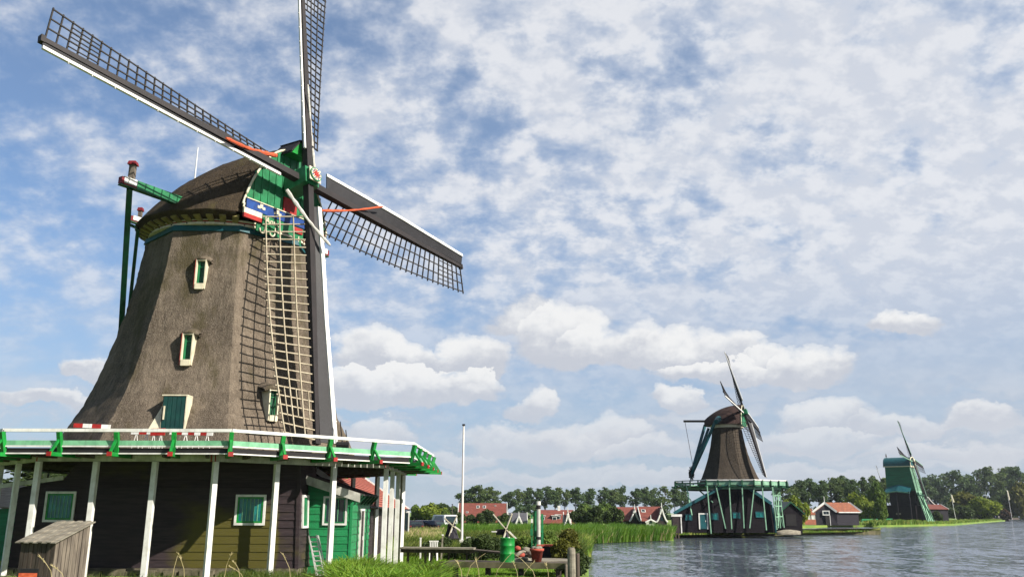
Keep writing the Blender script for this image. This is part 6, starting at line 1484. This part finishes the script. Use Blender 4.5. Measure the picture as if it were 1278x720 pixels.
# ------------------------------------------------------------------ grass and reeds
def blades(x, y, z0, h, w_, lean, rng, wind=(.35, .1)):
    n = len(x); a = rng.uniform(0, 2 * np.pi, n); fx, fy = np.cos(a), np.sin(a)
    l = lean * rng.uniform(.2, 1.0, n) * h; la = rng.uniform(0, 2 * np.pi, n); lx = np.cos(la) * l + wind[0] * h * .5; ly = np.sin(la) * l + wind[1] * h * .5
    V_ = np.zeros((n, 8, 3))
    for k, (t, wk) in enumerate(((0, 1.0), (.45, .9), (.8, .55), (1.0, .06))):
        cx, cy, cz = x + lx * t * t, y + ly * t * t, z0 + h * (t - .18 * lean * t * t)
        V_[:, 2 * k] = np.stack([cx - fx * w_ * wk, cy - fy * w_ * wk, cz], 1); V_[:, 2 * k + 1] = np.stack([cx + fx * w_ * wk, cy + fy * w_ * wk, cz], 1)
    base = (np.arange(n) * 8)[:, None]
    q_ = np.concatenate([base + np.array([[2 * k, 2 * k + 1, 2 * k + 3, 2 * k + 2]]) for k in range(3)], 0)
    return V_.reshape(-1, 3), q_


def grass_obj(name, label, mat, sets, seed):
    rng = np.random.default_rng(seed); V_, Q_ = [], []; b = 0
    for (poly, n, h0, h1, w_, lean, z0) in sets:
        poly = np.array(poly, float); lo, hi = poly.min(0), poly.max(0); pts = []
        while len(pts) < n:
            c = rng.uniform(lo, hi, (n * 2, 2)); ins = np.zeros(len(c), bool); j = len(poly) - 1
            for i in range(len(poly)):
                xi, yi, xj, yj = *poly[i], *poly[j]
                ins ^= ((yi > c[:, 1]) != (yj > c[:, 1])) & (c[:, 0] < (xj - xi) * (c[:, 1] - yi) / (yj - yi + 1e-12) + xi); j = i
            cl = np.array([mnoise.noise(Vector((p[0] * .8, p[1] * .8, seed))) for p in c]); keep = ins & (rng.uniform(-.55, .45, len(c)) < cl + .15)
            pts += list(c[keep])
        p = np.array(pts[:n]); cl = np.array([mnoise.noise(Vector((q_[0] * .5, q_[1] * .5, seed + 9))) for q_ in p])
        h = (h0 + (h1 - h0) * np.clip(.5 + cl, 0, 1)) * rng.uniform(.65, 1.1, n)
        v, q_ = blades(p[:, 0], p[:, 1], np.full(n, z0), h, w_, lean, rng); V_.append(v); Q_.append(q_ + b); b += len(v)
    return tag(np_mesh(name, np.concatenate(V_), np.concatenate(Q_), mat), label, 'grass', kind='stuff')


RB_EDGE = [(5.8, 74), (7.4, 83), (11.7, 88.2), (17.0, 94), (17.3, 95.5), (11, 90), (6, 85), (5, 76)]
def strip(px0, px1, Ya, Yb): return [((px0 - 639) / FPX * Ya, Ya), ((px1 - 639) / FPX * Ya, Ya), ((px1 - 639) / FPX * Yb, Yb), ((px0 - 639) / FPX * Yb, Yb)]
grass_obj('tall_grass', 'thick bright green grass along the bottom of the view', 'grass_blade', (
    (strip(432, 545, 25.0, 30.0), 4300, .7, 1.25, .030, 1.25, GZ), (strip(535, 640, 23.5, 28.5), 2400, .30, .75, .026, 1.2, GZ - .1), (strip(630, 716, 23.5, 28.5), 1700, .15, .42, .022, 1.1, GZ - .15), (strip(425, 475, 30.0, 34.5), 1700, .7, 1.2, .024, 1.1, GZ),
    (strip(470, 515, 30.5, 35), 1800, .5, .9, .012, .8, GZ), (strip(515, 720, 28.5, 31.6), 4500, .05, .16, .010, .9, GZ)), 1)
grass_obj('rank_grass', 'dark rank grass mixed into the bright grass at the bottom', 'grass_dark', ((strip(430, 560, 25.0, 30.5), 2200, .5, 1.05, .026, 1.2, GZ), (strip(540, 716, 24, 28.5), 2200, .2, .5, .012, 1.0, GZ - .15), (strip(425, 475, 30.0, 34.5), 1300, .5, 1.0, .012, .8, GZ), (strip(540, 705, 31.8, 33.2), 1500, .15, .35, .012, .8, GZ - .1)), 15)
grass_obj('dry_grass', 'pale dry grass in the meadow by the parked cars', 'straw', ((strip(512, 556, 68, 96), 2600, .7, 1.15, .022, .6, GZ), (strip(500, 720, 50, 90), 900, .6, 1.2, .015, .6, GZ), (RB_EDGE, 700, .9, 1.6, .02, .5, WZ + .05)), 16)
grass_obj('lawn_grass', 'short sunlit lawn on both sides of the jetty', 'grass_blade', ((strip(520, 712, 30.6, 32.9), 12000, .10, .28, .014, .9, GZ), (strip(480, 720, 34, 46), 26000, .06, .15, .010, .6, GZ), (strip(500, 640, 44, 50), 2500, .15, .35, .012, .7, GZ)), 2)
grass_obj('meadow_grass', 'tall yellow green meadow grass behind the walkway', 'field', ((strip(490, 735, 50, 72), 15000, .55, 1.05, .020, .6, GZ), (strip(500, 728, 70, 96), 17000, .6, 1.1, .028, .55, GZ), (strip(500, 720, 94, 130), 7000, .5, .9, .04, .5, GZ)), 3)
grass_obj('meadow_scrub', 'dark green rank grass just behind the walkway', 'grass_dark', ((strip(505, 725, 46, 60), 12000, .55, 1.15, .022, .7, GZ), (strip(560, 720, 60, 75), 6000, .8, 1.35, .025, .6, GZ)), 8)
RB = [(5.8, 74), (7.4, 83), (11.7, 88.2), (17.0, 94), (17.6, 97.5), (10, 96), (2, 94), (-6, 92), (-6, 87), (4.6, 85)]
grass_obj('reeds', 'dense green reed bed along the water edge left of the second windmill', 'reed', ((RB, 24000, 1.35, 1.75, .026, .35, WZ + .05), ([(-8, 96), (18, 98), (19, 106), (-8, 106)], 7000, 1.2, 1.6, .03, .35, GZ - .1)), 4)
grass_obj('bank_weeds', 'sparse weeds along the plinth and posts of the large mill', 'grass_dark', ((strip(20, 420, 30.5, 33.6), 1500, .15, .5, .008, .9, GZ - .05), (strip(290, 420, 30.6, 34.2), 1400, .2, .6, .009, .9, GZ), (strip(0, 430, 26, 31), 2200, .08, .35, .010, .9, GZ - .1)), 5)
grass_obj('quay_grass', 'grass tufts on the far quays and banks', 'field', (([(18, 100.5), (46, 121), (50, 125), (18, 107)], 4500, .12, .35, .04, .6, GZ), ([(72, 192.5), (80, 194.5), (112, 227), (206, 374), (200, 380), (100, 230), (72, 198)], 6000, .3, .9, .09, .6, GZ), ([(78, 189.5), (80, 194.5), (100, 214), (96, 218), (77, 196)], 2500, .6, 1.4, .09, .5, GZ)), 6)
# dry flowering stems that stand up against the dark boards
rng = random.Random(5); m_ = MB()
for (x0, y0, x1, y1, Y, hd) in ((228, 722, 222.5, 690, 26, 1), (282, 716, 289, 690, 27, 1), (297, 718, 291, 700, 26.5, 1), (61, 724, 49, 693, 23.5, 1), (76, 724, 64, 705, 23, 1), (216, 722, 223, 689, 26, 0), (588, 716, 606, 690, 24, 0), (622, 724, 641, 688, 24, 0), (655, 724, 667, 700, 25, 1), (684, 722, 681, 703, 25, 1), (645, 722, 640, 701, 25, 1), (575, 720, 570, 700, 24, 1), (597, 722, 593, 697, 24, 1), (360, 720, 352, 690, 28, 1), (300, 724, 286, 706, 25, 1), (664, 726, 641, 690, 22, 0)):
    a, b = at(x0, y0, Y), at(x1, y1, Y); a = a - (b - a) * .5; mid = a.lerp(b, .55) + Vector(((b.x - a.x) * -.25, 0, .04)); pts = [a, a.lerp(mid, .6), mid, mid.lerp(b, .6) + Vector((0, 0, .03)), b]
    m_.path(pts, [.010, .009, .008, .007, .005], 5)
    if hd:
        d = (b - mid).normalized()
        for i in range(9): c = mid.lerp(b, .55 + .05 * i); m_.path([c, c + Vector((rng.uniform(-.05, .05), rng.uniform(-.05, .05), .03)) + d * .04], [.010, .004], 4)
tag(m_.build('dry_stems', 'straw', None), 'dry straw coloured grass stems in front of the dark boards and jetty', 'grass', kind='stuff')

# ------------------------------------------------------------------ far quay on the right
qa, qb, qc = Vector((206, 373, GZ)), Vector((300, 521, GZ)), Vector((422, 642, GZ))
m_ = MB()
for a, b in ((qa, Vector((216, 421, GZ))), (Vector((216, 421, GZ)), qb), (qb, qc)): m_.prism([a + Vector((1, -2, .5)), b + Vector((1, -2, .5)), b + Vector((1, -2, -1)), a + Vector((1, -2, -1))], (-1, 1.2, 0))
tag(m_.build('quay_wall', 'oldwood_d'), 'long dark timber quay wall at the far right', 'quay', kind='structure')
for i, (x0, y0, x1, y1, Y, lb) in enumerate(((1186.5, 616, 1189.5, 627, 330, 'white banner pole rising at the left of the big olive bush'), (1229.5, 613, 1233, 632, 420, 'thin white pole between the two olive tree masses'), (1256.5, 611, 1259.3, 624, 420, 'white banner pole at the far right in front of the olive tree'))):
    a, b = at(x1, y1, Y), at(x0, y0, Y); o = thing('banner_pole', lb, 'pole', (a.x, Y, GZ), 'white poles on the far bank')
    m_ = MB(); m_.tube((a.x + (a.x - b.x) * .6, Y, GZ), b, .10, .07, 6); m_.build('pole', 'white', o)
    m_ = MB(); dd = (b - a); m_.prism([a + Vector((.16, 0, 0)), a + Vector((.62, 0, 0)) + dd * .1, b + Vector((.5, 0, -.4)), b + Vector((.16, 0, -.2))], (0, .05, 0)); 
    if i != 1: m_.build('banner', 'cream', o)
# small white boat
p = at(1252, 645.2, 470); p.z = WZ; bt = thing('motor_boat', 'small white boat moored against the quay at the far right', 'boat', p)
m_ = MB(); rows = []
for i in range(9):
    t = i / 8 * 2 - 1; wdt = 1.0 * (1 - max(0, t) ** 2.2) + .03; rows.append([p + Vector((t * 2.6, wdt * s_, z)) for s_, z in ((-1, 1.0 + .2 * max(0, t)), (-.8, .2), (0, -.2), (.8, .2), (1, 1.0 + .2 * max(0, t)))])
m_.grid(rows); m_.grid([[r[0], r[-1]] for r in rows]); m_.poly([rows[0][i] for i in range(5)]); m_.build('hull', 'white', bt)
m_ = MB(); m_.box(p + Vector((-.5, 0, 1.35)), 1.8, 1.3, .6); m_.build('cabin', 'glass_dark', bt)


# people strolling on the far quay
def person(label, px, Y, top, legs, yaw, step=.18):
    p = at(px, 640, Y); base = Vector((p.x, Y, GZ)); ca, sa = math.cos(yaw), math.sin(yaw)
    J = [((0, 0, .95), .15), ((0, 0, 1.2), .15), ((0, 0, 1.42), .16), ((0, .01, 1.52), .065), ((0, .02, 1.60), .085), ((0, .02, 1.70), .10), ((0, .01, 1.77), .06),
         ((.10, 0, .90), .10), ((.11, step, .50), .07), ((.11, step * .9, .09), .05), ((.11, step * .9 + .17, .03), .035), ((-.10, 0, .90), .10), ((-.11, -step * .5, .50), .07), ((-.11, -step * 1.3, .09), .05), ((-.11, -step * 1.3 + .17, .03), .035),
         ((.21, 0, 1.40), .06), ((.27, -.04, 1.13), .045), ((.25, .08, .88), .032), ((.25, .11, .79), .03), ((-.21, 0, 1.40), .06), ((-.27, -.02, 1.13), .045), ((-.25, .12, .90), .032), ((-.25, .16, .82), .03)]
    E_ = [(0, 1), (1, 2), (2, 3), (3, 4), (4, 5), (5, 6), (0, 7), (7, 8), (8, 9), (9, 10), (0, 11), (11, 12), (12, 13), (13, 14), (2, 15), (15, 16), (16, 17), (17, 18), (2, 19), (19, 20), (20, 21), (21, 22)]
    me = bpy.data.meshes.new('person'); me.from_pydata([(x * ca - y * sa, x * sa + y * ca, z) for (x, y, z), _ in J], E_, []); o = bpy.data.objects.new('person', me); COL.objects.link(o); o.location = base
    md = o.modifiers.new('skin', 'SKIN'); o.modifiers.new('sub', 'SUBSURF').levels = 1; o.modifiers['sub'].render_levels = 1
    for v, (_, r) in zip(me.skin_vertices[0].data, J): v.radius = (r, r * .85)
    me.skin_vertices[0].data[0].use_root = True
    mt = bpy.data.materials.new('clothed_body'); mt.use_nodes = True; t = NT(mt.node_tree); s_ = t.new('ShaderNodeSeparateXYZ'); t.l.new(t.new('ShaderNodeTexCoord').outputs['Object'], s_.inputs[0]); z = s_.outputs[2]
    c = t.mix(t.ramp(z, .93, .94), legs, top); c = t.mix(t.ramp(z, 1.49, 1.50), c, (.42, .25, .18)); c = t.mix(t.ramp(z, 1.70, 1.71), c, (.05, .035, .025)); t.l.new(c, mt.node_tree.nodes['Principled BSDF'].inputs['Base Color']); mt.node_tree.nodes['Principled BSDF'].inputs['Roughness'].default_value = .9
    me.materials.append(mt); return tag(o, label, 'person', 'people walking on the far quay')
person('person in a pale top walking on the quay beside the brown shrub', 1246, 412, (.6, .56, .48), (.05, .06, .10), .9)
person('person in a blue jacket walking on the quay left of the brown shrub', 1242, 415, (.10, .14, .30), (.04, .04, .05), 1.2)
person('person in a white shirt on the quay near the right edge', 1271, 430, (.70, .70, .68), (.06, .07, .12), -.8)

# ------------------------------------------------------------------ thin summer haze over the river
hm = bpy.data.materials.new('haze'); hm.use_nodes = True; hn = hm.node_tree; hn.nodes.clear()
ho = hn.nodes.new('ShaderNodeOutputMaterial'); hv = hn.nodes.new('ShaderNodeVolumePrincipled'); hn.links.new(hv.outputs[0], ho.inputs['Volume'])
hv.inputs['Color'].default_value = (.80, .90, 1.0, 1); hv.inputs['Density'].default_value = .00008; hv.inputs['Anisotropy'].default_value = .2
MT['haze'] = hm
m_ = MB(); m_.box((0, 4400, 13), 19000, 9600, 31); tag(m_.build('haze', 'haze'), 'thin pale haze over the river', 'haze', kind='stuff')
